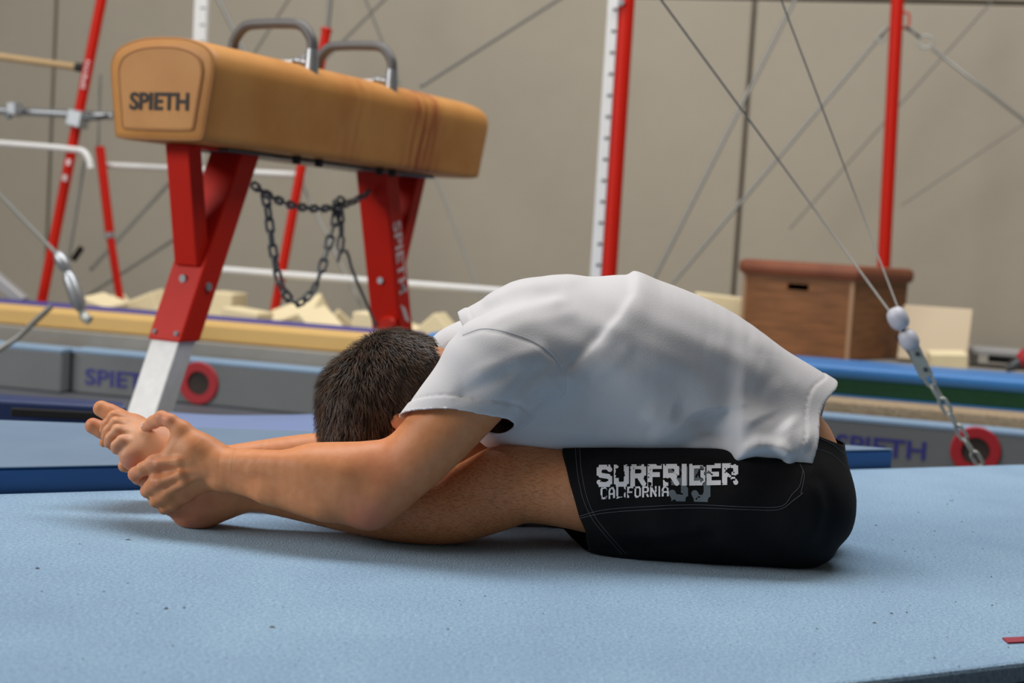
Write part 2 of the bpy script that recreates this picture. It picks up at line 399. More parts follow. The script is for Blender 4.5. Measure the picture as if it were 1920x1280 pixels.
# navy mat with a black mesh panel
nv = thing('crash_mat', G(110, 790, -.1)*[1, 1, 0]+[0, 0, FLOOR], 'navy blue crash mat with a black mesh panel at far left', 'mat')
pa = W(-260, 757, 1.46); pb = W(238, 771, 1.5); pc = W(234, 750, 1.60); pdd = W(-260, 745, 1.60)
ztop = pa[2]+.0
top = [np.array([q[0], q[1], 0]) for q in (pa, pb, pc, pdd)]
v, f = prism(top, FLOOR, W(110, 757, 1.46)[2], .012, 3); mk('cover', v, f, 'navy_vinyl', nv)
q0 = W(24, 763, 1.452); q1 = W(196, 790, 1.452)
v, f = gbox(((q0+q1)/2), [abs(q1[0]-q0[0])/2, .012, 0], [0, .006, 0], [0, 0, abs(q1[2]-q0[2])/2], .003, 1); mk('mesh_panel', v, f, 'black_mesh', nv)

# ---------------------------------------------------------------- grey padded pit wall: separate padded blocks with print and red ports
VG = 5.6
def span(x0, x1, y, v): return U_of(x0, y, v), U_of(x1, y, v)
ztop = V(300, 667, VG)[2]
def pad_block(px0, px1, dv, label, text_px=None, port_px=None, y=700):
    u0, u1 = U_of(px0, y, VG), U_of(px1, y, VG)
    t = thing('padded_block', H((u0+u1)/2, VG+dv, FLOOR), label, 'padded block', 'grey padded blocks along the foam pit')
    v, f = gbox(H((u0+u1)/2, VG+dv+.06, (FLOOR+ztop-.012)/2), E1*((u1-u0)/2-.004), E2*.06, EZ*(ztop-.012-FLOOR)/2, .012, 2); mk('cover', v, f, 'grey_vinyl', t)
    v, f = gbox(H((u0+u1)/2, VG+dv+.06, ztop-.010), E1*((u1-u0)/2-.003), E2*.062, EZ*.0095, .005, 2); mk('top_edging', v, f, 'edge_vinyl', t)
    if text_px:
        x0, x1, yc = text_px; a = V(x0, yc, VG+dv); b = V(x1, yc+(x1-x0)*.08, VG+dv)
        put_text('SPIETH', H((a+b-2*ORI) @ E1/2, VG+dv, (V((x0+x1)/2, yc+(x1-x0)*.04, VG+dv))[2]), E1, EZ, np.linalg.norm((b-a)*[1, 1, 0]), 'navy_print', t, height=.072, bold=.02, ext=.002)
    if port_px:
        x, yc = port_px; c = V(x, yc, VG+dv)
        po = mk('port_ring', *disc(c, E2, .092, .02, 32, .052), 'red_vinyl', t)
        mk('port_mesh', *disc(c+E2*.004, E2, .053, .012, 28), 'dark_mesh', po)
    return t
pad_block(-420, 131, -.06, 'plain grey padded block at far left with light blue top edging')
pad_block(131, 700, 0.0, 'grey padded block printed beside a red port behind the silver horse foot', (160, 300, 706), (373, 718))
pad_block(700, 1310, 0.0, 'grey padded block mostly hidden behind the head and shoulder')
pad_block(1310, 2250, 0.0, 'grey padded block with red port behind the hanging chain at right', (1566, 1736, 831), (1829, 845))

# border of the pit behind them
def hall_box(name, px0, px1, yref, v0, v1, z0, z1, m, label=None, cat=None, bev=.008, parent=None):
    u0, u1 = U_of(px0, yref, v0), U_of(px1, yref, v0)
    o = mk(name, *gbox(H((u0+u1)/2, (v0+v1)/2, (z0+z1)/2), E1*(u1-u0)/2, E2*(v1-v0)/2, EZ*(z1-z0)/2, bev, 2), m, parent)
    if label: tag(o, label, cat)
    return o
v1_ = 5.74
zg0, zg1 = V(300, 652, v1_)[2], V(300, 634, v1_)[2]
hall_box('board', -500, 860, 640, v1_, 6.02, FLOOR, zg1, 'grey_board', 'long grey edge board running behind the grey padded blocks', 'board')
zt1 = V(300, 599, v1_+.03)[2]
hall_box('edge_pad', -500, 850, 620, v1_+.03, 6.01, zg1+.001, zt1, 'tan_pad', 'long tan yellow foam edge pad along the pit', 'pad', .012)
hall_box('pit_cover', -500, 770, 590, 6.03, 6.30, FLOOR, V(300, 590, 6.03)[2], 'purple_cover', 'purple blue padded pit rim behind the tan edge pad', 'pad', .015)
zc = V(1700, 763, v1_)[2]
hall_box('fibre_mat', 866, 2300, 760, v1_, 6.45, FLOOR, zc, 'coconut_fibre', 'beige coconut fibre mat under the blue and green beam pad', 'mat')
# blue beam pad with a green band
bp = thing('beam_pad', H(U_of(1700, 740, 5.94), 6.1, zc), 'long blue padded beam with a green side band', 'beam pad')
u0, u1 = U_of(796, 700, 5.94), U_of(2300, 740, 5.94)
zA, zB, zC, zD = [V(1700, y, 5.94)[2] for y in (759, 750, 719, 695)]
def run(z0, z1, vf, vb, m, nm, bev):
    return mk(nm, *gbox(H((u0+u1)/2, (vf+vb)/2, (z0+z1)/2), E1*(u1-u0)/2, E2*(vb-vf)/2, EZ*(z1-z0)/2, bev, 4), m, bp, True, 50)
run(zc+.001, zB, 5.94, 6.36, 'blue_pad', 'lower_roll', .008); run(zB, zC, 5.952, 6.34, 'green_band', 'side_band', .002); run(zC, zD, 5.925, 6.36, 'blue_pad', 'top_roll', .02)
# raised deck behind, where the vaulting box stands
zdk = V(1590, 676, 7.1)[2]
hall_box('deck', 880, 2300, 690, 6.5, 9.3, FLOOR, zdk, 'grey_board', 'low grey deck carrying the wooden vaulting box', 'deck')
hall_box('pit_bed', -600, 835, 690, 6.31, 7.6, FLOOR, -.17, 'grey_board', 'grey bed of the foam pit under the loose foam blocks', 'pit bed')

# ---------------------------------------------------------------- foam blocks in the pit
def foam(c, sx, sy, sz, rx, ry, rz, label, m='foam'):
    R_ = (Matrix.Rotation(math.radians(rz), 3, 'Z') @ Matrix.Rotation(math.radians(ry), 3, 'Y') @ Matrix.Rotation(math.radians(rx), 3, 'X'))
    a, b, d = [np.array(R_ @ Vector(q)) for q in ((1, 0, 0), (0, 1, 0), (0, 0, 1))]
    v, f = gbox(c, a*sx/2, b*sy/2, d*sz/2, .006, 1)
    tag(mk('foam_block', v, f, m), label, 'foam block', 'cream foam blocks in the pit')
FB = [((193, 590), 6.62, .17, .18, .17, 8, 14, -20, 'cream foam block left of the red post foot'),
      ((236, 588), 7.45, .12, .2, .2, 20, -38, 20, 'cream foam block wedged between two others at the red post foot'),
      ((270, 578), 6.95, .22, .18, .13, 6, -24, -10, 'cream foam slab tilted against the red horse leg'),
      ((425, 576), 7.3, .15, .2, .17, 0, 2, -14, 'upright tan foam block just right of the red horse leg'),
      ((462, 606), 6.62, .2, .18, .14, 0, 5, -16, 'pale foam block lying below the upright tan one'),
      ((556, 596), 6.95, .30, .2, .11, 24, -22, -14, 'long foam slab tilted upwards under the hanging chain'),
      ((598, 624), 6.55, .2, .18, .15, 18, 38, -30, 'foam wedge leaning in front of the tilted slab'),
      ((636, 620), 7.25, .16, .2, .17, 0, 40, 10, 'small foam block peaking beside the leaning wedge'),
      ((694, 618), 6.64, .14, .18, .17, 0, 3, -12, 'foam block left of the far horse leg'),
      ((745, 636), 7.0, .2, .2, .17, 5, 12, -30, 'foam block behind the far horse leg'),
      ((818, 622), 6.9, .13, .2, .16, 0, 46, -12, 'foam block peaking between the far horse leg and the collar'),
      ]
for (px, py), vv_, sx, sy, sz, rx, ry, rz, lb in FB: foam(V(px, py, vv_), sx, sy, sz, rx, ry, rz, lb)

# ---------------------------------------------------------------- wooden vaulting box on the deck
VB = 7.05
p_n = V(1592, 672, VB); s_ = depth(p_n)/F
# front face runs along ex, side recedes along ey
ex = -np.array([math.cos(math.radians(38)), -math.sin(math.radians(38)), 0]); ey = np.array([math.sin(math.radians(38)), math.cos(math.radians(38)), 0])
hz = (672-528)*s_; wx = 207*s_/.88; 
def solve_len(tpx):                              # length of the receding side so that its far edge lands where it stands in the photo
    best = None
    for k in range(10, 140):
        L = k*.01; q = p_n+ey*L-CAM; x = 960+F*(q @ _r)/(q @ _f)
        if best is None or abs(x-tpx) < best[0]: best = (abs(x-tpx), L)
    return best[1]
ly = min(solve_len(1692), 1.1)
vb = thing('vaulting_box', (p_n+ex*wx/2+ey*ly/2), 'brown wooden vaulting box with a padded leather top and handle slot', 'vaulting box')
zb0 = zdk+.001; zb1 = p_n[2]+hz
cb = p_n+ex*wx/2+ey*ly/2
def bpn(a, b, d0, d1, z0, z1, nm, m, bev=.004, par=None):   # panel in box coordinates
    c = p_n+ex*(a+b)/2+ey*(d0+d1)/2; c[2] = (z0+z1)/2
    return mk(nm, *gbox(c, ex*(b-a)/2, ey*(d1-d0)/2, EZ*(z1-z0)/2, bev, 2), m, par or vb)
th = .022
zs0 = zb1-.062; zs1 = zb1-.03; us = wx*.40, wx*.40+.115       # the handle slot is a real hole between boards
fr_ = bpn(0, wx, 0, th, zb0, zs0, 'front_board', 'box_wood', .002); bpn(0, us[0], 0, th, zs0, zs1, 'front_board', 'box_wood', .001); bpn(us[1], wx, 0, th, zs0, zs1, 'front_board', 'box_wood', .001); bpn(0, wx, 0, th, zs1, zb1, 'front_board', 'box_wood', .001)
bpn(us[0]-.01, us[1]+.01, .12, .14, zs0-.02, zs1+.02, 'slot_liner', 'black_rubber', .001)
bpn(0, th, th, ly-th, zb0, zb1, 'side_board', 'box_wood'); bpn(wx-th, wx, th, ly-th, zb0, zb1, 'side_board', 'box_wood'); bpn(0, wx, ly-th, ly, zb0, zb1, 'back_board', 'box_wood')
for a, b in ((0, th), (wx-th, wx)): bpn(a, b, -.004, .002, zb0, zb1, 'corner_strip', 'board_edge', .001)
bpn(-.028, wx+.028, -.028, ly+.028, zb1+.001, zb1+.078, 'leather_top', 'box_leather', .03)
bpn(0, wx, 0, ly, zb1-.01, zb1+.004, 'top_board', 'board_edge', .002)

zf_ = V(1345, 552, 7.6)[2]; foam(V(1345, 583, 7.6)*[1, 1, 0]+[0, 0, (zf_+zdk)/2+.008], .26, .2, zf_-zdk-.02, 0, 3, -8, 'pale foam block left of the wooden vaulting box')
# pale board leaning behind the box, steel bench and hand weight at far right
zq = V(1752, 577, 7.35)[2]; hq = (zq-zdk-.012)/2/.97; q = V(1752, 634, 7.35); q[2] = (zq+zdk+.012)/2; n_ = -E2*.97+EZ*.25
v, f = gbox(q+EZ*.0, E1*.165, (EZ*.97+E2*.24+E1*.05)*hq, E2*.028-EZ*.006, .004, 1); bo = mk('leaning_board', v, f, 'pale_board'); tag(bo, 'pale plywood board leaning behind the brown vaulting box', 'board')
foam(V(1775, 683, 7.0)*[1, 1, 0]+[0, 0, zdk+.048], .17, .18, .075, 3, -4, -10, 'yellowish foam block at the foot of the pale leaning board')
be = thing('bench', V(1890, 690, 7.3)*[1, 1, 0]+[0, 0, zdk], 'low grey steel bench at the far right edge', 'bench')
ub = U_of(1816, 660, 7.3); zt_ = V(1860, 662, 7.3)[2]
mk('bench_top', *gbox(H(ub+.57, 7.52, zt_), E1*.55, E2*.16, EZ*.014, .004, 1), 'grey_steel', be)
for du, dv in ((.04, .03), (1.06, .03), (.04, .25), (1.06, .25)):
    mk('leg', *gbox(H(ub+du, 7.39+dv, (zdk+zt_-.014)/2), E1*.016, E2*.016, EZ*(zt_-.014-zdk)/2, .003, 1), 'grey_steel', be)
mk('back_panel', *gbox(H(ub+.62, 7.63, (zdk+zt_)/2), E1*.5, E2*.01, EZ*(zt_-.03-zdk)/2, .002, 1), 'dark_steel', be)
hw = thing('hand_roller', V(1905, 690, 7.05)*[1, 1, 0]+[0, 0, zdk], 'red and dark grey tool lying at the right edge on the deck', 'tool')
a = V(1886, 694, 7.0); b = V(1912, 678, 7.0); c = V(1940, 666, 7.0)
mk('grip', *tube([a, (a+b)/2, b], [.012, .026, .03], 12), 'dark_steel', hw, True, 50); mk('head', *tube([b, b*.6+c*.4, c], [.034, .05, .05], 14), 'red_vinyl', hw, True, 50)

# ================================================================== POMMEL HORSE
HB = np.array([-1.057, 1.809, .716]); hy = math.radians(27.6)
AX = np.array([math.sin(hy), math.cos(hy), 0]); TR = np.array([math.cos(hy), -math.sin(hy), 0])
def K(s, t, z): return HB+AX*s+TR*t+EZ*z
horse = thing('pommel_horse', K(.8, 0, 0)*[1, 1, 0]+[0, 0, FLOOR], 'tan leather pommel horse on red legs with two grey handles', 'pommel horse')
HL, HH = 1.6, .325
half = [(0.0, 0), (.08, 0), (.15, .003), (.161, .014), (.165, .04), (.173, .10), (.183, .17), (.188, .21), (.189, .238), (.181, .268), (.16, .292), (.118, .311), (.065, .322), (.0, .325)]
half = [(a*1.05, b*.92) for a, b in half]
half = [tuple(q) for q in spline([np.array([a, b, 0]) for a, b in half], 3)[:, :2]]
sec = half+[(-a, b) for a, b in half[-2:0:-1]]
def section(s, sc):
    c = (.0, .15); return [K(s, (a-c[0])*sc, c[1]+(b-c[1])*sc) for a, b in sec]
st = [(-.012, .93), (-.009, .955), (-.002, .978), (.01, .994), (.03, 1)]+[(.045+(HL-.12)*k/40, 1) for k in range(1, 41)]+[(HL-.02, .985), (HL+.008, .955), (HL+.022, .915), (HL+.028, .87)]
vv, ff = [], []; n = len(sec)
for s, sc in st: vv += section(s, sc)
for i in range(len(st)-1):
    for k in range(n):
        k2 = (k+1) % n; ff.append([i*n+k, i*n+k2, (i+1)*n+k2, (i+1)*n+k][::-1])
ff.append(list(range(n))); ff.append([(len(st)-1)*n+k for k in range(n)][::-1])
body = mk('body', vv, ff, 'horse_leather', horse, True, 50)
wear = body.data.attributes.new('wear', 'FLOAT', 'POINT')
wv = []
for s, sc in st:
    g = max(0, 1-abs(s-1.15)/.17)+.35*max(0, 1-abs(s-.72)/.12)
    wv += [min(1, g*1.2)]*n
wear.data.foreach_set('value', wv)
# end panel with its piping, and the print
vv = section(-.016, .765); c0 = K(-.004, 0, .16)
mk('end_panel', vv+section(.02, .765), [list(range(n))]+[[k, n+k, n+(k+1) % n, (k+1) % n] for k in range(n)], 'horse_leather', horse, True, 40)
mk('piping', *tube(section(-.0125, .79), .0045, 6, closed=True), 'horse_seam', horse, True)
mk('piping', *tube(section(-.006, .968), .004, 6, closed=True), 'horse_seam', horse, True)
put_text('SPIETH', K(-.017, .004, .112), TR, EZ, .222, 'black_print', horse, height=.052, bold=.03, ext=.0015)
# underside plates, hooks
mk('mounting_plate', *gbox(K(.8, 0, -.006), AX*.6, TR*.09, EZ*.006, .003, 1), 'dark_steel', horse)
for s in (.5, .62, .98, 1.06): mk('bolt', *disc(K(s, .12, -.012), EZ, .014, .026, 10), 'black_rubber', horse)
# handles
def pommel(s):
    w2 = .158; hgt = .125; z0 = .293
    pts = [K(s, -w2, z0-.03), K(s, -w2, z0+.05), K(s, -w2+.012, z0+.085), K(s, -w2+.05, z0+hgt-.006), K(s, -.04, z0+hgt), K(s, .04, z0+hgt), K(s, w2-.05, z0+hgt-.006), K(s, w2-.012, z0+.085), K(s, w2, z0+.05), K(s, w2, z0-.03)]
    h = mk('handle', *tube(spline(pts, 5), .0172, 12), 'pommel_grip', horse, True, 50)
    for sg in (-1, 1):
        mk('ferrule', *tube([K(s, sg*w2, z0-.045), K(s, sg*w2, z0+.0), K(s, sg*w2, z0+.042)], [.024, .022, .0195], 14), 'galvanised', h, True, 40)
        mk('base_flange', *tube(spline([K(s, sg*(w2-.01), z0+.0), K(s, sg*(w2-.04), z0+.006), K(s, sg*(w2-.075), z0+.008)], 4), [.014]*4+[.011]*4+[.006], 10), 'galvanised', h, True)
        mk('screw', *disc(K(s-.02, sg*(w2-.016), z0+.016), TR*sg*.3-AX, .008, .01, 10), 'galvanised', h)
    b_ = mk('base_plate', *gbox(K(s, 0, z0+.004), AX*.02, TR*.10, EZ*.005, .002, 1), 'galvanised', h)
pommel(.50); pommel(.965)
# legs: box-section Y trestles, one towards each end
def beam_box(p0, p1, hx, hy_, ax_t, name, m, par, bev=.006, ends=(1, 1)):
    """tapering box section from p0 to p1; half width hx across TR, hy along the horse"""
    v = []; f = []
    for p, e in ((p0, ends[0]), (p1, ends[1])):
        for a, b in ((-1, -1), (1, -1), (1, 1), (-1, 1)): v.append(np.asarray(p)+TR*hx*a*e+AX*hy_*b*e)
    bm = bmesh.new(); q = [bm.verts.new(x) for x in v]
    for g in ([0, 3, 2, 1], [4, 5, 6, 7], [0, 1, 5, 4], [1, 2, 6, 5], [2, 3, 7, 6], [3, 0, 4, 7]): bm.faces.new([q[i] for i in g])
    bmesh.ops.recalc_face_normals(bm, faces=bm.faces[:])
    bmesh.ops.bevel(bm, geom=bm.edges[:], offset=bev, segments=2, profile=.5, affect='EDGES')
    return mk(name, *bm_out(bm), m, par)
def leg(stop, sg, sjoin, foot_s, zf):
    """main member from the body at s=stop down to the foot at s=foot_s; brace on the outer side"""
    z0, zr = -.002, -.585
    def at(z): return stop+(foot_s-stop)*(z0-z)/(z0-(zf-HB[2]))
    lg = beam_box(K(at(z0), 0, z0), K(at(zr), 0, zr), .0625, .046, None, 'leg', 'red_paint', horse)
    zj = -.36
    beam_box(K(stop+sg*.245, 0, z0), K(at(zj)+sg*.028, 0, zj), .044, .03, None, 'brace', 'red_paint', lg, .004)
    beam_box(K(at(zr+.06), 0, zr+.06), K(at(zf-HB[2]+.004), 0, zf-HB[2]+.004), .054, .038, None, 'foot_tube', 'brushed_aluminium', lg, .004)
    beam_box(K(stop+sg*.12, 0, z0+.001), K(stop+sg*.12, 0, z0-.008), .05, .13, None, 'top_plate', 'red_paint', lg, .003)
    nrm = -AX*.95
    for dz, dt, r in ((-.40, .0, .013), (zr+.025, -.042, .0075), (zr+.025, .042, .0075)):
        mk('bolt', *disc(K(at(dz)-.047, dt, dz), AX, r, .012, 14), 'galvanised', lg)
    mk('bolt', *disc(K(at(-.42), .063, -.42), TR, .013, .012, 14), 'galvanised', lg)
    mk('foot_pad', *disc(K(at(zf-HB[2]), 0, zf-HB[2]-.006), EZ, .05, .02, 20), 'black_rubber', lg)
    return lg, at
l1, at1 = leg(.345, -1, None, -.08, FLOOR+.012)
l2, at2 = leg(1.145, 1, None, 1.43, FLOOR+.012)
# adjusting knob and lettering on the far leg
zz = -.565; mk('knob', *tube([K(at2(zz)-.04, .03, zz), K(at2(zz)-.075, .035, zz), K(at2(zz)-.085, .035, zz-.0), K(at2(zz)-.1, .036, zz)], [.02, .03, .04, .03], 14), 'red_paint', l2, True, 50)
mk('knob_cap', *disc(K(at2(-.60)-.07, .045, -.60), TR-AX, .034, .04, 16), 'black_rubber', l2)
zc_ = -.34; dl = K(at2(-.6), 0, -.6)-K(at2(-.1), 0, -.1); dl /= np.linalg.norm(dl)
put_text('SPIETH', K(at2(-.31), .0635, -.31), -dl*-1, np.cross(TR, dl), .27, 'white_print', l2, height=.052, bold=.02, ext=.001)
for k in range(3):
    o_ = K(at2(-.515)-.012+.012*k, .0638, -.515-.004*k); mk('stripe', *gbox(o_, AX*.004+EZ*.0, dl*.03+AX*.012, TR*.0006), 'white_print', l2)

# tension chain slung between the legs
ch = thing('tension_chain', K(.8, 0, -.3), 'dark steel chain slung in loops between the red horse legs', 'chain')
Yc = lambda px: None
def HP(px, py, t=.0):                              # point on the horse's middle plane (offset t sideways)
    d = ray(px, py); nn = TR; t_ = ((HB+TR*t-CAM) @ nn)/(d @ nn); return CAM+t_*d
sp1 = spline([HP(474, 346), HP(505, 367), HP(545, 384), HP(590, 391), HP(632, 388), HP(665, 376), HP(692, 360)], 8)
chain(sp1, .033, .05, .03, .005, 'chain_steel', ch)
sp2 = spline([HP(496, 362, .02), HP(502, 392, .02), HP(508, 440, .02), HP(516, 492, .02), HP(530, 542, .02), HP(557, 568, .02), HP(586, 545, .02), HP(604, 500, .02), HP(618, 450, .02), HP(632, 400, .02)], 8)
chain(sp2, .044, .062, .034, .0055, 'chain_steel', ch)
sp3 = spline([HP(636, 392, .03), HP(640, 430, .03), HP(637, 468, .03)], 6)
chain(sp3, .046, .062, .034, .0055, 'chain_steel', ch)
sp4 = spline([HP(628, 378, .0), HP(640, 392, .01), HP(628, 402, .02), HP(644, 380, .02), HP(634, 374, .02)], 6)
chain(sp4, .035, .05, .03, .005, 'chain_steel', ch, 1.0)
hk = spline([HP(633, 492, .03), HP(637, 476, .03), HP(648, 470, .03), HP(654, 482, .03), HP(662, 510, .03), HP(690, 575, .03), HP(705, 612, .03)], 6)
mk('hook_rod', *tube(hk, .006, 8), 'chain_steel', ch, True)

# ================================================================== BARS, UPRIGHTS AND CABLES IN THE BACKGROUND
def pole(name, pxs, v, r, m, label, cat, par=None, seg=14):
    P = [V(x, y, v) for x, y in pxs]
    o = mk(name, *tube(P, r, seg), m, par, True, 50)
    if label: tag(o, label, cat)
    return o
VP_ = 6.75
def base(p, z=FLOOR): return np.array([p[0], p[1], z])
# left leaning upright of the uneven bars
t = thing('bar_upright', base(V(75, 585, VP_), 0), 'tall red leaning upright with white lettering left of the pommel horse', 'upright', 'red uprights of the uneven bars')
d_ = V(75, 582, VP_)-V(190, 0, VP_); L_ = np.linalg.norm(d_); d_ /= L_
mk('post', *tube([V(190, 0, VP_)-d_*.9, V(75, 582, VP_)+d_*.12], .027, 16), 'red_paint', t, True, 50)
fx = np.cross(d_, E2); fx /= np.linalg.norm(fx)
put_text('SPIETH', V(160, 140, VP_-.028), -d_, fx*-1 if fx[0] > 0 else fx, .15, 'white_print', t, height=.026, bold=.02, ext=.002)
mk('sticker', *gbox(V(121, 333, VP_-.0275), d_*.017, fx*.015, E2*.001), 'white_print', t); mk('sticker', *gbox(V(128, 304, VP_-.0275), d_*.016, fx*.012, E2*.001), 'white_print', t)
cl = V(146, 223, VP_); mk('clamp', *gbox(cl, d_*.045, fx*.045, E2*.045, .008, 2), 'galvanised', t)
mk('clamp_lever', *tube([V(160, 222, VP_-.03), V(185, 221, VP_-.06), V(203, 217, VP_-.06)], [.014, .012, .01], 8), 'dark_steel', t, True)
# wooden rail and silver tubes
r_ = thing('bar_rail', V(80, 115, VP_), 'thin wooden bar rail with a black end at upper left', 'bar')
mk('rail', *tube([V(-220, 76, VP_+.06), V(145, 126, VP_+.06)], .019, 12), 'beam_wood', r_, True, 50); mk('end_fitting', *tube([V(143, 125.5, VP_+.06), V(156, 128, VP_+.06)], .024, 10), 'black_rubber', r_, True, 50)
r_ = thing('adjusting_tube', V(80, 210, VP_), 'silver tube with clamps level with the horse lettering at far left', 'tube')
mk('tube', *tube([V(-200, 196, VP_+.065), V(140, 214, VP_+.065), V(212, 217, VP_+.065)], .021, 12), 'galvanised', r_, True, 50)
mk('clamp', *gbox(V(27, 205, VP_), E1*.028, E2*.035, EZ*.036, .006, 2), 'galvanised', r_); mk('clamp_knob', *disc(V(16, 217, VP_-.05), E2, .018, .02, 12), 'dark_steel', r_)
tag(mk('bent_bar', *tube(spline([V(-200, 254, VP_-.1), V(60, 273, VP_-.1), V(135, 280, VP_-.1), V(156, 284, VP_-.1), V(166, 298, VP_-.1), V(170, 315, VP_-.1)], 5), .017, 10), 'white_paint', smooth=True), 'white bar with a bent end below the silver tube at far left', 'bar')
t = thing('bar_upright', base(V(225, 560, 7.2), 0), 'short red post leaning left between the tall upright and the horse', 'upright', 'red uprights of the uneven bars')
mk('post', *tube([V(187, 275, 7.2), V(206, 440, 7.2)], .026, 14), 'red_paint', t, True, 50); mk('post_foot', *tube([V(206, 440, 7.2), V(228, 580, 7.2)], .0225, 14), 'red_paint', t, True, 50); mk('collar', *tube([V(205, 436, 7.2), V(206.5, 446, 7.2)], .028, 14), 'galvanised', t)
t = thing('bar_upright', base(V(515, 580, 7.2), 0), 'red leaning post seen behind the pommel horse and its chain', 'upright', 'red uprights of the uneven bars')
mk('post', *tube([V(612, 58, 7.2), V(515, 582, 7.2), V(511, 605, 7.2)], .026, 14), 'red_paint', t, True, 50); mk('cap', *disc(V(612, 56, 7.2), V(612, 58, 7.2)-V(515, 582, 7.2), .03, .02, 14), 'red_paint', t)
tag(pole('cross_rail', [(192, 309), (572, 328)], 7.25, .017, 'white_paint', None, None), 'pale grey rail running behind the horse between the red posts', 'rail')
tag(pole('low_bar', [(380, 503), (1010, 551)], 7.0, .02, 'white_paint', None, None), 'long white bar above the foam blocks behind the horse leg', 'bar')
# graduated white uprights and the high bar posts
def scale_post(px0, px1, v, wdt, label, red):
    t = thing('high_bar_post' if red else 'measuring_post', base(V(px1[0], px1[1], v), zdk if red else FLOOR+.1), label, 'post')
    a, b = V(px0[0], px0[1], v), V(px1[0], px1[1], v); d = (b-a)/np.linalg.norm(b-a); side = np.cross(d, E2); side /= np.linalg.norm(side)
    if side[0] < 0: side = -side
    a2 = a-d*1.2; b2 = b+d*(b[2]-(zdk+.02 if red else FLOOR+.12))/abs(d[2]); c = (a2+b2)/2; hl = np.linalg.norm(b2-a2)/2
    if red:
        mk('tube', *tube([a2+side*.03, b2+side*.03], .037, 18), 'red_paint', t, True, 50)
        sc = mk('scale', *gbox(c-side*.030-E2*.012, d*hl, side*wdt/2, E2*.018, .003, 1), 'white_paint', t)
        off = -side*.030-E2*.031
        mk('lock_pin', *disc(a+side*.012-E2*.045+d*.02, E2, .016, .03, 12), 'galvanised', t)
    else:
        sc = mk('scale', *gbox(c, d*hl, side*wdt/2, E2*.02, .004, 1), 'white_paint', t); off = -E2*.0215
    n = int(2*hl/.1)
    for k in range(n):
        mk('scale_mark', *gbox(a2+d*(.05+.1*k)+off+side*wdt*.22, d*.006, side*wdt*.2, E2*.001), 'dark_steel', sc)
scale_post((1164, 0), (1131, 505), 6.7, .052, 'tall red high bar post with a white centimetre scale behind the man', True)
scale_post((379, 0), (366, 330), 7.9, .085, 'white measuring post behind the left end of the pommel horse', False)
t = thing('high_bar_post', base(V(1657, 500, 8.4), FLOOR+.1), 'slim plain red post behind the wooden vaulting box', 'post')
a = V(1684, -20, 8.4); b = V(1657, 500, 8.4); d = (b-a)/np.linalg.norm(b-a)
mk('tube', *tube([a-d*.9, b+d*(b[2]-zdk-.012)/abs(d[2])], .037, 18), 'red_paint', t, True, 50)
mk('eye_bracket', *tube(spline([V(1693, 24, 8.4), V(1702, 24, 8.4), V(1705, 32, 8.4), V(1702, 52, 8.4), V(1693, 52, 8.4)], 4), .006, 8), 'red_paint', t, True)
def cable(pxs, v, r, label, fit=None, m='cable_steel'):
    """steel cable between points given with their own distances"""
    P = [V(x, y, vv_ if not hasattr(v, '__len__') else v[i]) for i, (x, y) in enumerate(pxs) for vv_ in [v if not hasattr(v, '__len__') else v[i]]]
    t = mk('cable', *tube(P, r, 8), m, None, True, 50)
    return tag(t, label, 'cable')
cable([(1664, 52), (1262, 530)], [8.4, 7.6], .010, 'steel cable from the slim red post down behind the man')
tag(mk('shackle', *tube(spline([V(1664, 50, 8.35), V(1654, 60, 8.35), V(1645, 72, 8.35), V(1652, 78, 8.35), V(1660, 66, 8.35)], 4), .007, 8), 'zinc', None, True), 'small steel shackle at the left of the slim red post', 'shackle')
c_ = thing('guy_cable', V(1735, 75, 8.3), 'steel guy cable with a ring running off to the right edge', 'cable')
mk('wire', *tube([V(1750, 92, 8.3), V(1990, 280, 7.4)], .010, 8), 'cable_steel', c_, True)
ring_c = V(1736, 78, 8.3); mk('ring', *tube([ring_c+(E1*math.cos(t_)*.04+EZ*math.sin(t_)*.034) for t_ in np.linspace(0, 2*math.pi, 20)[:-1]], .0065, 8, closed=True), 'zinc', c_, True)
mk('hook', *tube(spline([V(1697, 51, 8.35), V(1712, 60, 8.3), V(1727, 72, 8.3)], 4), .009, 8), 'dark_steel', c_, True)
cable([(1500, -20), (1222, 530)], [8.6, 7.8], .011, 'steel cable crossing the wall joint behind the man')
cable([(1880, -20), (1480, 430)], [9.2, 9.2], .005, 'faint thin cable near the wall right of the slim red post')
cable([(1960, 205), (1690, 385)], [9.2, 9.2], .004, 'faint low cable near the wall at the right edge')
cable([(1075, -18), (790, 162)], [8.2, 6.9], .009, 'steel cable rising to the right from the horse end')
cable([(740, -20), (545, 175)], [8.6, 7.4], .008, 'steel cable seen between the two grey horse handles')
cable([(560, -30), (470, 110)], [9.2, 8.4], .007, 'thin cable seen through the left grey horse handle')
cable([(400, -20), (470, 120)], [7.6, 7.6], .012, 'steel cable running down behind the left grey handle')
cable([(622, -30), (614, 56)], [7.2, 7.2], .013, 'wound steel cable on top of the red post behind the horse')
cable([(678, -20), (738, 130), (920, 600)], [8.9, 8.6, 7.9], .007, 'faint cable right of the horse running down to the collar')
cable([(560, 330), (612, 440), (700, 620)], [7.3, 7.2, 7.0], .008, 'steel cable slanting behind the hanging horse chain')
cable([(325, 335), (170, 505)], [8.2, 7.4], .011, 'steel cable left of the red horse leg, upper one')
cable([(340, 440), (155, 560)], [8.2, 7.2], .010, 'steel cable left of the red horse leg, lower one')
cable([(158, 300), (122, 520)], [7.0, 6.9], .011, 'pale tie cable beside the tall leaning upright')
cable([(188, 140), (184, 275)], [7.2, 7.2], .008, 'dark hanging cable above the short red post')
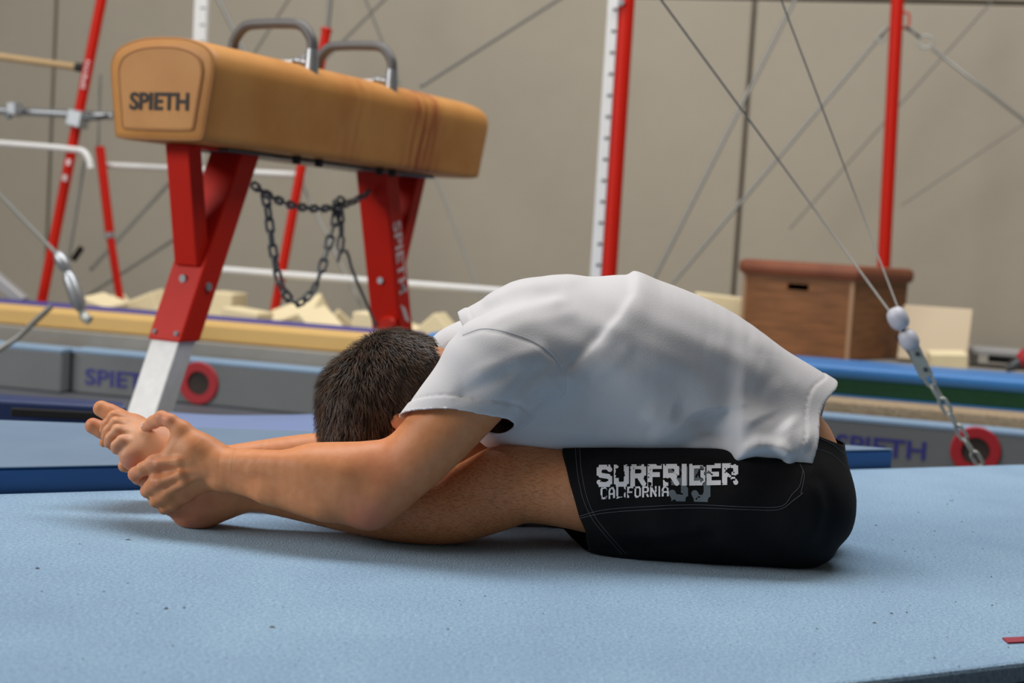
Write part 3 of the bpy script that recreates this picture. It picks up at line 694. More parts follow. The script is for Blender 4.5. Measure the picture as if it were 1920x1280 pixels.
cable([(-20, 345), (118, 488)], [5.4, 5.2], .009, 'pale steel cable running down to the left turnbuckle')
# left turnbuckle
tb = thing('turnbuckle', V(150, 600, 5.2), 'shiny galvanised turnbuckle below the tall leaning upright', 'turnbuckle')
mk('sleeve', *tube([V(107, 474, 5.2), V(112, 482, 5.2), V(122, 498, 5.2), V(128, 510, 5.2)], [.016, .027, .028, .014], 12), 'galvanised', tb, True, 60)
mk('body', *tube([V(126, 508, 5.2), V(131, 522, 5.2), V(148, 570, 5.2), V(153, 582, 5.2)], [.014, .03, .031, .016], 12), 'galvanised', tb, True, 60)
mk('eye', *tube([V(152, 580, 5.2), V(158, 594, 5.2), V(168, 601, 5.2)], [.014, .02, .02], 10), 'zinc', tb, True)
tag(mk('rubber_stop', *tube([V(137, 487, 6.9), V(153, 464, 6.9)], .017, 10), 'black_rubber', None, True, 50), 'small black rubber stop right of the tall leaning upright', 'stop')
# lashing strap and lever at far left
tag(mk('lashing_strap', *tube([V(-60, 690, 5.0), V(30, 635, 5.1), V(95, 575, 5.3)], .012, 8), 'cable_steel', None, True), 'grey lashing strap slanting over the tan pad at far left', 'strap')
tag(mk('lever_bar', *gbox(V(8, 535, 6.4), (V(45, 568, 6.4)-V(-30, 505, 6.4))/2, E2*.03, np.cross((V(45, 568, 6.4)-V(-30, 505, 6.4)), E2)/np.linalg.norm(V(45, 568, 6.4)-V(-30, 505, 6.4))*.03, .006, 1), 'grey_steel'), 'flat grey steel lever at the far left edge', 'lever')

# ---------------------------------------------------------------- sharp tension gear at the right, standing just behind the mat
YT = 1.45
def Q(px, py, dy=0): return W(px, py, YT+dy)
tg = thing('tension_gear', Q(1845, 880)*[1, 1, 0]+[0, 0, FLOOR], 'pair of wires held by nylon blocks on a zinc chain at right', 'tension gear')
mk('wire', *tube([Q(1206, -46), Q(1668, 584)], .0027, 8), 'cable_steel', tg, True); mk('wire', *tube([Q(1449, -42), Q(1682, 573)], .0022, 8), 'cable_steel', tg, True)
dd = Q(1722, 660)-Q(1682, 580); dd /= np.linalg.norm(dd); sd = np.cross(dd, [0, 1.0, 0]); sd /= np.linalg.norm(sd)
def barrel(c, hl, r, nm):
    n_ = 9; pts = []; rr = []
    for k in range(n_):
        t_ = -1+2*k/(n_-1); pts.append(c+dd*hl*t_); rr.append(r*(1-.22*t_**4-.22*t_**2))
    return mk(nm, *tube(pts, rr, 16), 'nylon', tg, True, 70)
barrel(Q(1684, 597), .0295, .0275, 'nylon_block'); barrel(Q(1704, 637), .0265, .0265, 'nylon_block')
mk('joint_pin', *tube([Q(1690, 612), Q(1696, 618)], .008, 8), 'dark_steel', tg)
cp = (Q(1707, 643)+Q(1738, 706))/2; hl = np.linalg.norm(Q(1738, 706)-Q(1707, 643))/2
for dy in (-.010, .010):
    mk('shackle_plate', *gbox(cp+np.array([0, dy, 0]), dd*hl, sd*.0135, np.array([0, .0015, 0]), .004, 2) if False else gbox(cp+np.array([0, dy, 0]), dd*hl, sd*.0165, np.array([0, .0016, 0]), .001, 1), 'zinc', tg)
for px, py in ((1718, 663), (1733, 692)): mk('bolt', *disc(Q(px, py), [0, 1, 0], .0065, .032, 12), 'dark_steel', tg)
for s_ in (-1, 1): mk('side_wire', *tube([Q(1690, 622)+sd*.019*s_, Q(1712, 655)+sd*.016*s_, Q(1722, 672)+sd*.012*s_], .0022, 6), 'dark_steel', tg, True)
chain([Q(1734, 698), Q(1850, 890), Q(1885, 948)], .0405, .0545, .0285, .0049, 'zinc', tg, .5)
mk('floor_anchor', *disc(np.array([*Q(1885, 948)[:2], FLOOR+.012]), EZ, .05, .024, 16), 'zinc', tg)
mk('anchor_rod', *tube([Q(1883, 944), np.array([*Q(1885, 948)[:2], FLOOR+.02])], .006, 8), 'zinc', tg)

# ================================================================== THE GYMNAST
# ---- signed distance modelling: tapered capsules blended together, then meshed by surface nets
def seg_d(P, a, b, ra, rb, fl):
    x, y, z = P[0]-a[0], P[1]-a[1], P[2]-a[2]; d = b-a
    if fl is not None:
        n, fac = fl; g = 1/fac-1; q = (x*n[0]+y*n[1]+z*n[2])*g
        x = x+q*n[0]; y = y+q*n[1]; z = z+q*n[2]; d = d+(d @ n)*g*n
    L = max(d @ d, 1e-12)
    t = np.clip((x*d[0]+y*d[1]+z*d[2])/L, 0, 1)
    return np.sqrt((x-t*d[0])**2+(y-t*d[1])**2+(z-t*d[2])**2)-(ra+(rb-ra)*t)
def smin(a, b, k):
    if k <= 0: return np.minimum(a, b)
    h = np.maximum(k-np.abs(a-b), 0)/k
    return np.minimum(a, b)-h*h*k*.25
class Prim:
    def __init__(s, a, b, ra, rb, k, fl, sub=False): s.a, s.b, s.ra, s.rb, s.k, s.fl, s.sub = np.asarray(a, float), np.asarray(b, float), ra, rb, k, fl, sub
    def box(s, m):
        g = max(1, s.fl[1]) if s.fl else 1; r = max(s.ra, s.rb)*g+s.k+m
        return np.minimum(s.a, s.b)-r, np.maximum(s.a, s.b)+r
    def dist(s, P): return seg_d(P, s.a, s.b, s.ra, s.rb, s.fl)
    def parts(s): return [s]
class Chain:
    """a smooth limb: many short capsules that count as one shape when blended"""
    def __init__(s, segs, k): s.segs, s.k, s.sub = segs, k, False
    def box(s, m):
        b = [q.box(m) for q in s.segs]; return np.min([x[0] for x in b], 0), np.max([x[1] for x in b], 0)
    def dist(s, P):
        d = None
        for q in s.segs: e = q.dist(P); d = e if d is None else np.minimum(d, e)
        return d
    def parts(s): return s.segs
def ch_(pts, k=.02, fl=None, first=None):
    """chain of capsules; pts = (px, py, Y, radius px)"""
    out = []; Wp = [W(p[0], p[1], p[2]) for p in pts]; R_ = [Rm(p[3], q) for p, q in zip(pts, Wp)]
    if k >= .025 and len(pts) > 3:                        # long limbs: smooth curve and taper through the joints
        q4 = spline([np.r_[w_, r_, 0, 0] for w_, r_ in zip(Wp, R_)], 4); Wp = [q[:3] for q in q4]; R_ = [q[3] for q in q4]
        return [Chain([Prim(Wp[i], Wp[i+1], R_[i], R_[i+1], k, fl) for i in range(len(Wp)-1)], k)]
    for i in range(len(Wp)-1): out.append(Prim(Wp[i], Wp[i+1], R_[i], R_[i+1], k if (i or first is None) else first, fl))
    return out
def ball(px, py, Y, r, k=.02, fl=None):
    p = W(px, py, Y); return [Prim(p, p+np.array([0, 0, 1e-5]), Rm(r, p), Rm(r, p), k, fl)]
def field_at(groups, P):
    tot = None
    for pr, kk in groups:
        d = None
        for p in pr:
            q = p.dist(P)
            d = q if d is None else (np.maximum(d, -q) if p.sub else smin(d, q, p.k))
        tot = d if tot is None else smin(tot, d, kk)
    return tot
def field_grid(groups, lo, hi, h, zcut=None):
    ax = [np.arange(lo[i], hi[i]+h, h, dtype=np.float32) for i in range(3)]
    tot = np.full([len(a) for a in ax], 1.0, np.float32)
    for pr, kk in groups:
        D = np.full(tot.shape, 1.0, np.float32)
        for p in pr:
            a, b = p.box(.03); s = []
            for i in range(3):
                s.append(slice(max(0, int((a[i]-lo[i])/h)), max(0, min(len(ax[i]), int((b[i]-lo[i])/h)+2))))
            if any(q.stop <= q.start for q in s): continue
            q = np.full([t.stop-t.start for t in s], 1.0, np.float32)
            for g in p.parts():
                a, b = g.box(.03); t = [slice(max(s[i].start, int((a[i]-lo[i])/h)), max(0, min(s[i].stop, int((b[i]-lo[i])/h)+2))) for i in range(3)]
                if any(w_.stop <= w_.start for w_ in t): continue
                P = (ax[0][t[0]][:, None, None], ax[1][t[1]][None, :, None], ax[2][t[2]][None, None, :])
                o = tuple(slice(t[i].start-s[i].start, t[i].stop-s[i].start) for i in range(3)); q[o] = np.minimum(q[o], g.dist(P))
            c = D[s[0], s[1], s[2]]
            D[s[0], s[1], s[2]] = np.maximum(c, -q) if p.sub else smin(c, q, p.k)
        tot = smin(tot, D, kk)
    if zcut is not None: tot = np.maximum(tot, (zcut-ax[2])[None, None, :])
    return tot, ax
def surface_nets(d, ax, h):
    s = d < 0; nx, ny, nz = d.shape
    cnt = np.zeros((nx-1, ny-1, nz-1), np.int8)
    for i in (0, 1):
        for j in (0, 1):
            for k in (0, 1): cnt += s[i:nx-1+i, j:ny-1+j, k:nz-1+k]
    act = (cnt > 0) & (cnt < 8); I, J, K_ = np.nonzero(act); n = len(I)
    idx = np.full(act.shape, -1, np.int32); idx[I, J, K_] = np.arange(n)
    cor = {(i, j, k): d[I+i, J+j, K_+k] for i in (0, 1) for j in (0, 1) for k in (0, 1)}
    acc = np.zeros((n, 3)); num = np.zeros(n)
    for c in cor:
        for axx in range(3):
            if c[axx]: continue
            c2 = list(c); c2[axx] = 1; a, b = cor[c], cor[tuple(c2)]; m_ = (a < 0) != (b < 0)
            t = np.where(m_, a/(a-b+1e-20), 0)
            for q in range(3): acc[:, q] += np.where(m_, (t if q == axx else c[q]), 0)
            num += m_
    acc /= num[:, None]
    v = np.stack([ax[0][I]+acc[:, 0]*h, ax[1][J]+acc[:, 1]*h, ax[2][K_]+acc[:, 2]*h], 1)
    fs = []
    for axx in range(3):
        sl0 = [slice(None)]*3; sl1 = [slice(None)]*3; sl0[axx] = slice(0, -1); sl1[axx] = slice(1, None)
        a = s[tuple(sl0)]; b = s[tuple(sl1)]; o1, o2 = [(1, 2), (2, 0), (0, 1)][axx]
        for flip, msk in ((False, a & ~b), (True, ~a & b)):
            Q_ = np.array(np.nonzero(msk)); ok = np.ones(Q_.shape[1], bool)
            for o in (o1, o2): ok &= (Q_[o] > 0) & (Q_[o] < d.shape[o]-1)
            Q_ = Q_[:, ok]; corners = []
            for d1, d2 in ((-1, -1), (0, -1), (0, 0), (-1, 0)):
                q = Q_.copy(); q[o1] += d1; q[o2] += d2; corners.append(idx[q[0], q[1], q[2]])
            f = np.stack(corners, 1); fs.append(f[:, ::-1] if flip else f)
    return v, np.concatenate(fs)
def relax(v, f, it=2, lam=.5, keep=None):
    n = len(v); e = np.concatenate([f[:, [0, 1]], f[:, [1, 2]], f[:, [2, 3]], f[:, [3, 0]]]); v = v.copy()
    for _ in range(it):
        s = np.zeros((n, 3)); c = np.zeros(n)
        for a, b in ((0, 1), (1, 0)):
            np.add.at(s, e[:, a], v[e[:, b]]); np.add.at(c, e[:, a], 1)
        m_ = s/np.maximum(c, 1)[:, None]; m_[c == 0] = v[c == 0]
        nv_ = v+(m_-v)*lam
        if keep is not None: nv_[keep] = v[keep]
        v = nv_
    return v
def vnormals(v, f):
    n_ = np.cross(v[f[:, 2]]-v[f[:, 0]], v[f[:, 3]]-v[f[:, 1]]); N = np.zeros_like(v)
    for k in range(4): np.add.at(N, f[:, k], n_)
    return N/np.maximum(np.linalg.norm(N, axis=1), 1e-12)[:, None]
def clip_mesh(v, f, fn, it=4):
    """drop what lies where fn > 0 and pull the rim onto fn = 0"""
    g = fn(v); keep = (g[f] <= 0).any(1); f = f[keep]; rim = np.zeros(len(v), bool); rim[f.ravel()] = True; rim &= g > 0
    v = v.copy(); e = 1e-4
    for _ in range(it):
        p = v[rim]; g0 = fn(p); gr = np.stack([(fn(p+np.eye(3)[k]*e)-g0)/e for k in range(3)], 1)
        st_ = g0[:, None]*gr/np.maximum((gr**2).sum(1), .05)[:, None]; v[rim] = p-np.clip(st_, -.01, .01)
    e = np.sort(np.concatenate([f[:, [0, 1]], f[:, [1, 2]], f[:, [2, 3]], f[:, [3, 0]]]), axis=1)
    u_, c_ = np.unique(e, axis=0, return_counts=True); be_ = u_[c_ == 1]                  # open edges: even out the new rim
    for _ in range(6):
        s_ = np.zeros_like(v); n_ = np.zeros(len(v))
        for a, b in ((0, 1), (1, 0)): np.add.at(s_, be_[:, a], v[be_[:, b]]); np.add.at(n_, be_[:, a], 1)
        ok = (n_ == 2) & rim; v[ok] = v[ok]*.5+.25*s_[ok]
    used = np.unique(f); mp = np.full(len(v), -1); mp[used] = np.arange(len(used))
    return v[used], mp[f], rim[used]
def polydist(P, pts):
    """distance from points (n,2) to a polyline, with the running fraction along it"""
    best = np.full(len(P), 9.0); fr = np.zeros(len(P)); n = len(pts)-1; side = np.zeros(len(P))
    for i in range(n):
        a, b = pts[i], pts[i+1]; d = b-a; L = d @ d
        t = np.clip(((P-a) @ d)/L, 0, 1); q = a+t[:, None]*d; dd_ = np.linalg.norm(P-q, axis=1); m_ = dd_ < best
        best = np.where(m_, dd_, best); fr = np.where(m_, (i+t)/n, fr)
        sgn = np.sign(d[0]*(P[:, 1]-a[1])-d[1]*(P[:, 0]-a[0])); side = np.where(m_, sgn, side)
    return best, fr, side

# ---- materials
def skin():
    m = mat('skin', srgb(205, 150, 116), 0.5, spec=.35); nt = m.node_tree; b = lin(m)
    b.inputs['Subsurface Weight'].default_value = .06; b.inputs['Subsurface Radius'].default_value = (.012, .005, .003); b.inputs['Subsurface Scale'].default_value = .6
    tc = nt.nodes.new('ShaderNodeTexCoord')
    n = nt.nodes.new('ShaderNodeTexNoise'); n.inputs['Scale'].default_value = 70; n.inputs['Detail'].default_value = 5
    nt.links.new(tc.outputs['Object'], n.inputs['Vector'])
    r = nt.nodes.new('ShaderNodeValToRGB'); r.color_ramp.elements[0].color = srgb(210, 134, 86); r.color_ramp.elements[1].color = srgb(217, 146, 98)
    r.color_ramp.elements[0].position = .3; r.color_ramp.elements[1].position = .7
    nt.links.new(n.outputs['Fac'], r.inputs[0])
    at = nt.nodes.new('ShaderNodeAttribute'); at.attribute_name = 'flush'
    mx = nt.nodes.new('ShaderNodeMix'); mx.data_type = 'RGBA'
    nt.links.new(at.outputs['Fac'], mx.inputs[0]); nt.links.new(r.outputs[0], mx.inputs[6]); mx.inputs[7].default_value = srgb(196, 112, 96)
    at2 = nt.nodes.new('ShaderNodeAttribute'); at2.attribute_name = 'pale'
    mx2 = nt.nodes.new('ShaderNodeMix'); mx2.data_type = 'RGBA'
    nt.links.new(at2.outputs['Fac'], mx2.inputs[0]); nt.links.new(mx.outputs[2], mx2.inputs[6]); mx2.inputs[7].default_value = srgb(216, 164, 130)
    at3 = nt.nodes.new('ShaderNodeAttribute'); at3.attribute_name = 'hairy'
    n3 = nt.nodes.new('ShaderNodeTexNoise'); n3.inputs['Scale'].default_value = 430; n3.inputs['Detail'].default_value = 3
    mp = nt.nodes.new('ShaderNodeMapping'); mp.inputs['Scale'].default_value = (.35, 1, 1); mp.inputs['Rotation'].default_value = (0, .5, 0)
    nt.links.new(tc.outputs['Object'], mp.inputs[0]); nt.links.new(mp.outputs[0], n3.inputs['Vector'])
    r3 = nt.nodes.new('ShaderNodeValToRGB'); r3.color_ramp.elements[0].position = .45; r3.color_ramp.elements[1].position = .75
    nt.links.new(n3.outputs['Fac'], r3.inputs[0])
    mu = nt.nodes.new('ShaderNodeMath'); mu.operation = 'MULTIPLY'; nt.links.new(r3.outputs[0], mu.inputs[0]); nt.links.new(at3.outputs['Fac'], mu.inputs[1])
    mx3 = nt.nodes.new('ShaderNodeMix'); mx3.data_type = 'RGBA'
    nt.links.new(mu.outputs[0], mx3.inputs[0]); nt.links.new(mx2.outputs[2], mx3.inputs[6]); mx3.inputs[7].default_value = srgb(96, 46, 26)
    nt.links.new(mx3.outputs[2], b.inputs['Base Color'])
    n2 = nt.nodes.new('ShaderNodeTexNoise'); n2.inputs['Scale'].default_value = 130; n2.inputs['Detail'].default_value = 4
    nt.links.new(tc.outputs['Object'], n2.inputs['Vector'])
    bp_ = nt.nodes.new('ShaderNodeBump'); bp_.inputs['Strength'].default_value = .12; bp_.inputs['Distance'].default_value = .002
    nt.links.new(n2.outputs['Fac'], bp_.inputs['Height']); nt.links.new(bp_.outputs[0], b.inputs['Normal'])
skin()
mat('nail', srgb(222, 178, 156), .3)
mat('shirt_cotton', srgb(208, 206, 208), .9, sheen=.15, bump=(420, .25, .0012))
mat('seam_thread', srgb(206, 206, 210), .9)
mat('shorts_cloth', srgb(13, 13, 15), .85, spec=.25, bump=(120, .25, .002))
mat('stitch', srgb(96, 96, 100), .9)
mat('print_white', srgb(246, 244, 247), .7)
mat('print_grey', srgb(112, 120, 124), .7)
def hairmat():
    m = mat('hair', srgb(62, 44, 32), .55, spec=.4); nt = m.node_tree; b = lin(m)
    at = nt.nodes.new('ShaderNodeAttribute'); at.attribute_name = 'tone'
    r = nt.nodes.new('ShaderNodeValToRGB'); r.color_ramp.elements[0].color = srgb(24, 17, 13); r.color_ramp.elements[1].color = srgb(92, 66, 46)
    nt.links.new(at.outputs['Fac'], r.inputs[0]); nt.links.new(r.outputs[0], b.inputs['Base Color'])
hairmat()

man = thing('person', W(1450, 1055, 0.0)*[1, 1, 0], 'man in white T-shirt and black shorts sitting folded forward, hands on his feet', 'person')
YN = np.array([0, 1.0, 0])

# ---- near leg, foot
def leg_prims(sg, dx=0):
    y = lambda a: sg*a
    p = ch_([(438, 926, y(-.085), 33), (480, 924, y(-.088), 35), (560, 930, y(-.092), 45), (668, 943, y(-.1), 57), (768, 953, y(-.104), 65), (848, 957, y(-.104), 62), (925, 940, y(-.102), 58), (985, 914, y(-.1), 66), (1068, 914, y(-.1), 76), (1200, 930, y(-.1), 86), (1400, 938, y(-.09), 88), (1480, 940, y(-.08), 84)], .03)
    p += ch_([(880, 912, y(-.1), 42), (930, 894, y(-.1), 42), (985, 882, y(-.1), 40)], .04)
    if sg < 0: p += ch_([(850, 900, .1, 40), (925, 868, .1, 46), (1000, 862, .1, 52)], .04)
    return p
def foot_prims(sg, near=True):
    """heel, instep, ball and five toes; near foot turned so that its back shows to the camera"""
    o = lambda px, py, Y: (px, py, Y)
    if near:
        pr = ch_([(438, 926, -.085, 33), (408, 935, -.083, 37), (372, 946, -.082, 40), (362, 948, -.082, 38)], .02)
        pr += ch_([(440, 905, -.085, 36), (385, 880, -.082, 42), (330, 855, -.08, 40)], .03)                         # instep
        pr += ch_([(365, 940, -.09, 36), (310, 905, -.094, 33), (262, 862, -.098, 25)], .03)                          # outer edge
        pr += ch_([(385, 880, -.07, 36), (310, 835, -.055, 30), (252, 800, -.046, 22)], .03)                          # inner edge
        pr += ch_([(340, 862, -.085, 38), (285, 838, -.08, 30), (262, 830, -.075, 26)], .03)
        pr += ball(241, 856, -.112, 16, .02)
        toes = [[(252, 800, -.045, 20), (224, 783, -.040, 16), (208, 775, -.038, 16), (190, 766, -.036, 15.5)],
                [(256, 808, -.06, 14), (228, 786, -.058, 10.5), (213, 781, -.062, 10.2), (200, 796, -.062, 9.5), (195, 806, -.060, 9)],
                [(258, 820, -.075, 14), (232, 800, -.074, 10.5), (216, 794, -.079, 10.2), (203, 808, -.080, 9.5), (198, 818, -.078, 9)],
                [(256, 834, -.09, 14), (236, 814, -.089, 10.2), (220, 808, -.095, 10.2), (207, 822, -.097, 9.6), (203, 831, -.094, 9)],
                [(250, 848, -.105, 14), (240, 832, -.104, 10), (228, 827, -.110, 10), (218, 836, -.112, 9.4), (217, 843, -.108, 8.6)]]
    for t in toes: pr += ch_(t, .006, first=.012)
    return pr, toes
nf, toes_n = foot_prims(-1, True)
near_leg = leg_prims(1)+nf
# far foot: same anatomy, mirrored across the body and set a little further out
def mirror(pr, off):
    out = []
    for p in pr:
        f_ = lambda q: np.array([q[0]+off[0], -q[1]+off[1], q[2]+off[2]])
        m_ = [Prim(f_(g.a), f_(g.b), g.ra, g.rb, g.k, g.fl, g.sub) for g in p.parts()]
        out.append(Chain(m_, p.k) if isinstance(p, Chain) else m_[0])
    return out
far_foot = mirror(nf, (-.030, -.012, -.038))
far_leg = leg_prims(-1)
for p in far_foot:                                   # keep the far heel on the mat
    pass
# ---- arms and hands
near_arm = ch_([(402, 880, -.135, 31), (425, 880, -.137, 33), (500, 892, -.148, 45), (585, 908, -.165, 60), (650, 916, -.176, 66), (700, 918, -.182, 58)], .03)
near_arm += ch_([(706, 926, -.182, 52), (748, 888, -.18, 60), (795, 842, -.176, 64), (850, 782, -.168, 68), (915, 705, -.158, 74)], .03)
near_arm += ball(692, 960, -.19, 24, .03)
near_arm += ch_([(418, 868, -.158, 8), (480, 866, -.178, 9), (560, 870, -.200, 12), (640, 884, -.205, 16)], .05)+ch_([(420, 902, -.150, 7), (500, 922, -.18, 10), (600, 950, -.20, 14)], .03)+ball(414, 900, -.152, 13, .02)
near_arm += ch_([(470, 880, -.188, 2.5), (520, 884, -.196, 2.6), (590, 898, -.214, 2.4)], .012)
near_arm += ch_([(600, 880, -.17, 42), (690, 868, -.18, 34)], .04)
hand = ch_([(402, 880, -.135, 31), (378, 876, -.134, 31), (348, 878, -.130, 30)], .02, (YN, .62))
hand += ch_([(378, 868, -.138, 20), (322, 864, -.142, 14.5), (290, 868, -.143, 14.5)], .012)
hand += ch_([(378, 884, -.138, 20), (328, 892, -.145, 14.5), (294, 904, -.147, 14.5)], .010)
hand += ch_([(382, 896, -.134, 18), (338, 912, -.140, 13.5), (308, 927, -.142, 13.5)], .010)
hand += ch_([(384, 903, -.128, 18), (348, 926, -.130, 13), (324, 943, -.131, 12)], .010)
hand += ch_([(395, 862, -.138, 25), (370, 836, -.140, 20), (342, 807, -.137, 15.5)], .02)                       # thumb base
hand += ch_([(352, 850, -.139, 20), (330, 838, -.139, 14)], .03)                                                  # web
hand += ch_([(392, 852, -.140, 19), (368, 852, -.142, 17)], .03)
fing_n = [[(342, 806, -.137, 16), (320, 789, -.136, 12.6), (303, 784, -.126, 13.8), (288, 791, -.112, 12), (273, 800, -.099, 9.4)],
          [(290, 868, -.143, 14), (268, 879, -.142, 12.4), (254, 889, -.130, 13), (259, 896, -.107, 11.5), (268, 898, -.085, 10)],
          [(294, 904, -.147, 13.5), (281, 914, -.143, 12), (276, 920, -.128, 12), (288, 930, -.102, 11), (298, 932, -.086, 9.5)],
          [(308, 927, -.142, 12.5), (296, 935, -.137, 11.4), (292, 939, -.122, 11.2), (304, 946, -.098, 10.4), (314, 946, -.085, 9.2)],
          [(324, 943, -.131, 11.5), (312, 950, -.126, 10.4), (308, 953, -.113, 10), (320, 957, -.093, 9.2), (328, 955, -.08, 8.4)]]
for t in fing_n: hand += ch_(t, .005, first=.010)
for t in [[(382, 868, -.160, 3), (335, 865, -.163, 3.5), (296, 868, -.160, 4)], [(384, 878, -.162, 3), (338, 890, -.166, 3.5), (300, 903, -.160, 4)], [(386, 886, -.160, 3), (345, 906, -.163, 3), (312, 924, -.156, 4)]]: hand += ch_(t, .012)
near_arm = near_arm+hand
# far arm and hand, reaching round the far foot
far_arm = ch_([(398, 868, .088, 28), (470, 862, .10, 34), (560, 855, .125, 40), (660, 850, .15, 44), (740, 850, .165, 46)], .03)
far_arm += ch_([(740, 850, .165, 46), (800, 800, .165, 52), (860, 735, .16, 58), (915, 685, .15, 66)], .03)
far_arm += ch_([(398, 868, .088, 28), (352, 876, .085, 30), (318, 884, .08, 27)], .02)
fing_f = [[(352, 862, .09, 15), (322, 846, .085, 13), (300, 842, .075, 12), (286, 846, .062, 10.5)],
          [(312, 872, .08, 13), (282, 872, .065, 12.5), (256, 872, .03, 12.5), (240, 872, -.005, 12.5), (233, 873, -.03, 11.8)],
          [(312, 886, .08, 13), (288, 896, .06, 12), (274, 902, .03, 12), (268, 902, 0, 11)],
          [(318, 900, .08, 13), (300, 912, .06, 12), (288, 918, .03, 11), (284, 918, .005, 10)],
          [(328, 908, .08, 12), (314, 924, .06, 11), (304, 930, .04, 10), (300, 930, .02, 9)]]
for t in fing_f: far_arm += ch_(t, .006, first=.012)
# ---- trunk, neck, head
trunk = ch_([(1488, 900, 0, 88), (1476, 846, 0, 90), (1400, 762, 0, 84), (1300, 706, 0, 100), (1180, 680, 0, 124), (1080, 686, 0, 126), (985, 690, 0, 104)], .05, (YN, 1.12))
trunk += ch_([(985, 680, -.14, 66), (915, 700, -.158, 70)], .05)+ch_([(985, 670, .14, 66), (915, 680, .15, 66)], .05)
trunk += ch_([(960, 690, 0, 74), (880, 700, 0, 55), (818, 712, 0, 54), (770, 725, 0, 60)], .04)
head = ch_([(740, 716, 0, 93), (700, 757, 0, 95), (684, 797, 0, 76)], .02, (YN, .86))
head += ch_([(720, 800, 0, 72), (752, 842, 0, 50), (770, 850, 0, 38)], .03, (YN, .9))                              # face and jaw
head += ch_([(690, 860, 0, 16), (700, 880, 0, 15), (716, 888, 0, 17)], .015)                                       # nose
head += ch_([(728, 872, 0, 20), (735, 874, 0, 18)], .015)
for sg in (-1, 1):
    head += ch_([(662, 856, sg*.03, 12), (684, 868, sg*.034, 12)], .012)                                            # brow
    head += ch_([(748, 790, sg*.078, 17), (760, 806, sg*.082, 12), (756, 820, sg*.078, 9)], .006, (YN, .45))        # ears
body_groups = [(near_leg, 0), (far_leg, 0), (far_foot, .0), (trunk, .02), (head, .03), (near_arm, .0), (far_arm, .0)]
body_groups = [(trunk, 0), (head, .03), (near_leg, .008), (far_leg, .008), (far_foot, .012), (near_arm, .0015), (far_arm, .0015)]
xc = W(452, 900, -.1)[0]
lo = np.array([W(130, 800, 0)[0], -.235, -.004]); hi = np.array([xc, .19, .262]); hf = .0017
D1, a1 = field_grid(body_groups, lo, hi, hf, .0006); v1, f1 = surface_nets(D1, a1, hf); v1 = relax(v1, f1, 2, .45); del D1
lo2 = np.array([xc-.010, -.29, -.004]); hi2 = np.array([W(1640, 900, 0)[0], .29, .45]); hb = .0036
D2, a2 = field_grid(body_groups, lo2, hi2, hb, .0006); v2, f2 = surface_nets(D2, a2, hb); v2 = relax(v2, f2, 2, .45); del D2
bv = np.concatenate([v1, v2]); bf = np.concatenate([f1, f2+len(v1)])
def attr(o, nm, val):
    a = o.data.attributes.new(nm, 'FLOAT', 'POINT'); a.data.foreach_set('value', np.asarray(val, np.float32))
body_o = mk('body', bv, bf, 'skin', man, True)
fl_ = np.zeros(len(bv)); pl_ = np.zeros(len(bv)); hr_ = np.zeros(len(bv))
def blob(px, py, Y, r, amt, arr): np.maximum(arr, amt*np.exp(-(np.linalg.norm(bv-W(px, py, Y), axis=1)/r)**2), out=arr)
for px, py, Y, r, a in ((690, 960, -.21, .035, .75), (365, 965, -.1, .035, .7), (243, 862, -.125, .018, .7), (300, 784, -.145, .018, .5), (276, 800, -.12, .012, .5), (254, 892, -.14, .016, .45), (170, 780, .03, .03, .5), (217, 842, -.12, .012, .4), (203, 830, -.1, .012, .4), (292, 870, -.155, .014, .4), (294, 906, -.155, .012, .4), (740, 830, -.08, .03, .8), (720, 870, -.23, .05, .25)): blob(px, py, Y, r, a, fl_)
for px, py, Y, r, a in ((250, 815, -.1, .05, .8), (300, 830, -.1, .05, .6), (1075, 930, -.18, .06, .35), (1555, 800, -.05, .08, .8)): blob(px, py, Y, r, a, pl_)
xa, xb = W(470, 900, -.1)[0], W(1010, 900, -.1)[0]
dl_ = field_at([(near_leg, 0)], bv.T); da_ = field_at([(near_arm, 0)], bv.T)
hr_ = np.clip((bv[:, 0]-xa)/.1, 0, 1)*np.clip((xb+.1-bv[:, 0])/.1, 0, 1)*(dl_ < .006)*(da_ > .004)*.5
attr(body_o, 'flush', fl_); attr(body_o, 'pale', pl_); attr(body_o, 'hairy', hr_)
# nails
def nail(p, n, t, w_, l_):
    n = np.asarray(n, float); n /= np.linalg.norm(n); t = np.asarray(t, float); t = t-n*(t @ n); t /= np.linalg.norm(t); s = np.cross(n, t)
    v = []; f = []
    for i in range(5):
        for j in range(5):
            a = (i-2)/2; b = (j-2)/2; rr = math.sqrt(1-.25*b*b*(b > 0)); v.append(np.asarray(p)+t*l_*b*.5+s*w_*a*.5*(1-.15*b*b)-n*(.0016*a*a+.0008*b*b))
    for i in range(4):
        for j in range(4): f.append([i*5+j, (i+1)*5+j, (i+1)*5+j+1, i*5+j+1])
    return mk('nail', v, f, 'nail', body_o, True)
tn = toes_n[0]; p = W(*tn[-1][:3]); ax_ = W(*tn[-1][:3])-W(*tn[-2][:3]); nn = np.array([.55, -.45, .6]); nail(p+nn/np.linalg.norm(nn)*(Rm(13, p)+.0003)+ax_*.1, nn, ax_, .013, .012)
tn = fing_n[0]; p = W(*tn[-1][:3]); ax_ = W(*tn[-1][:3])-W(*tn[-3][:3]); nn = np.array([-.1, -.75, .62]); nail(p+nn/np.linalg.norm(nn)*(Rm(10.6, p)), nn, ax_, .0105, .011)

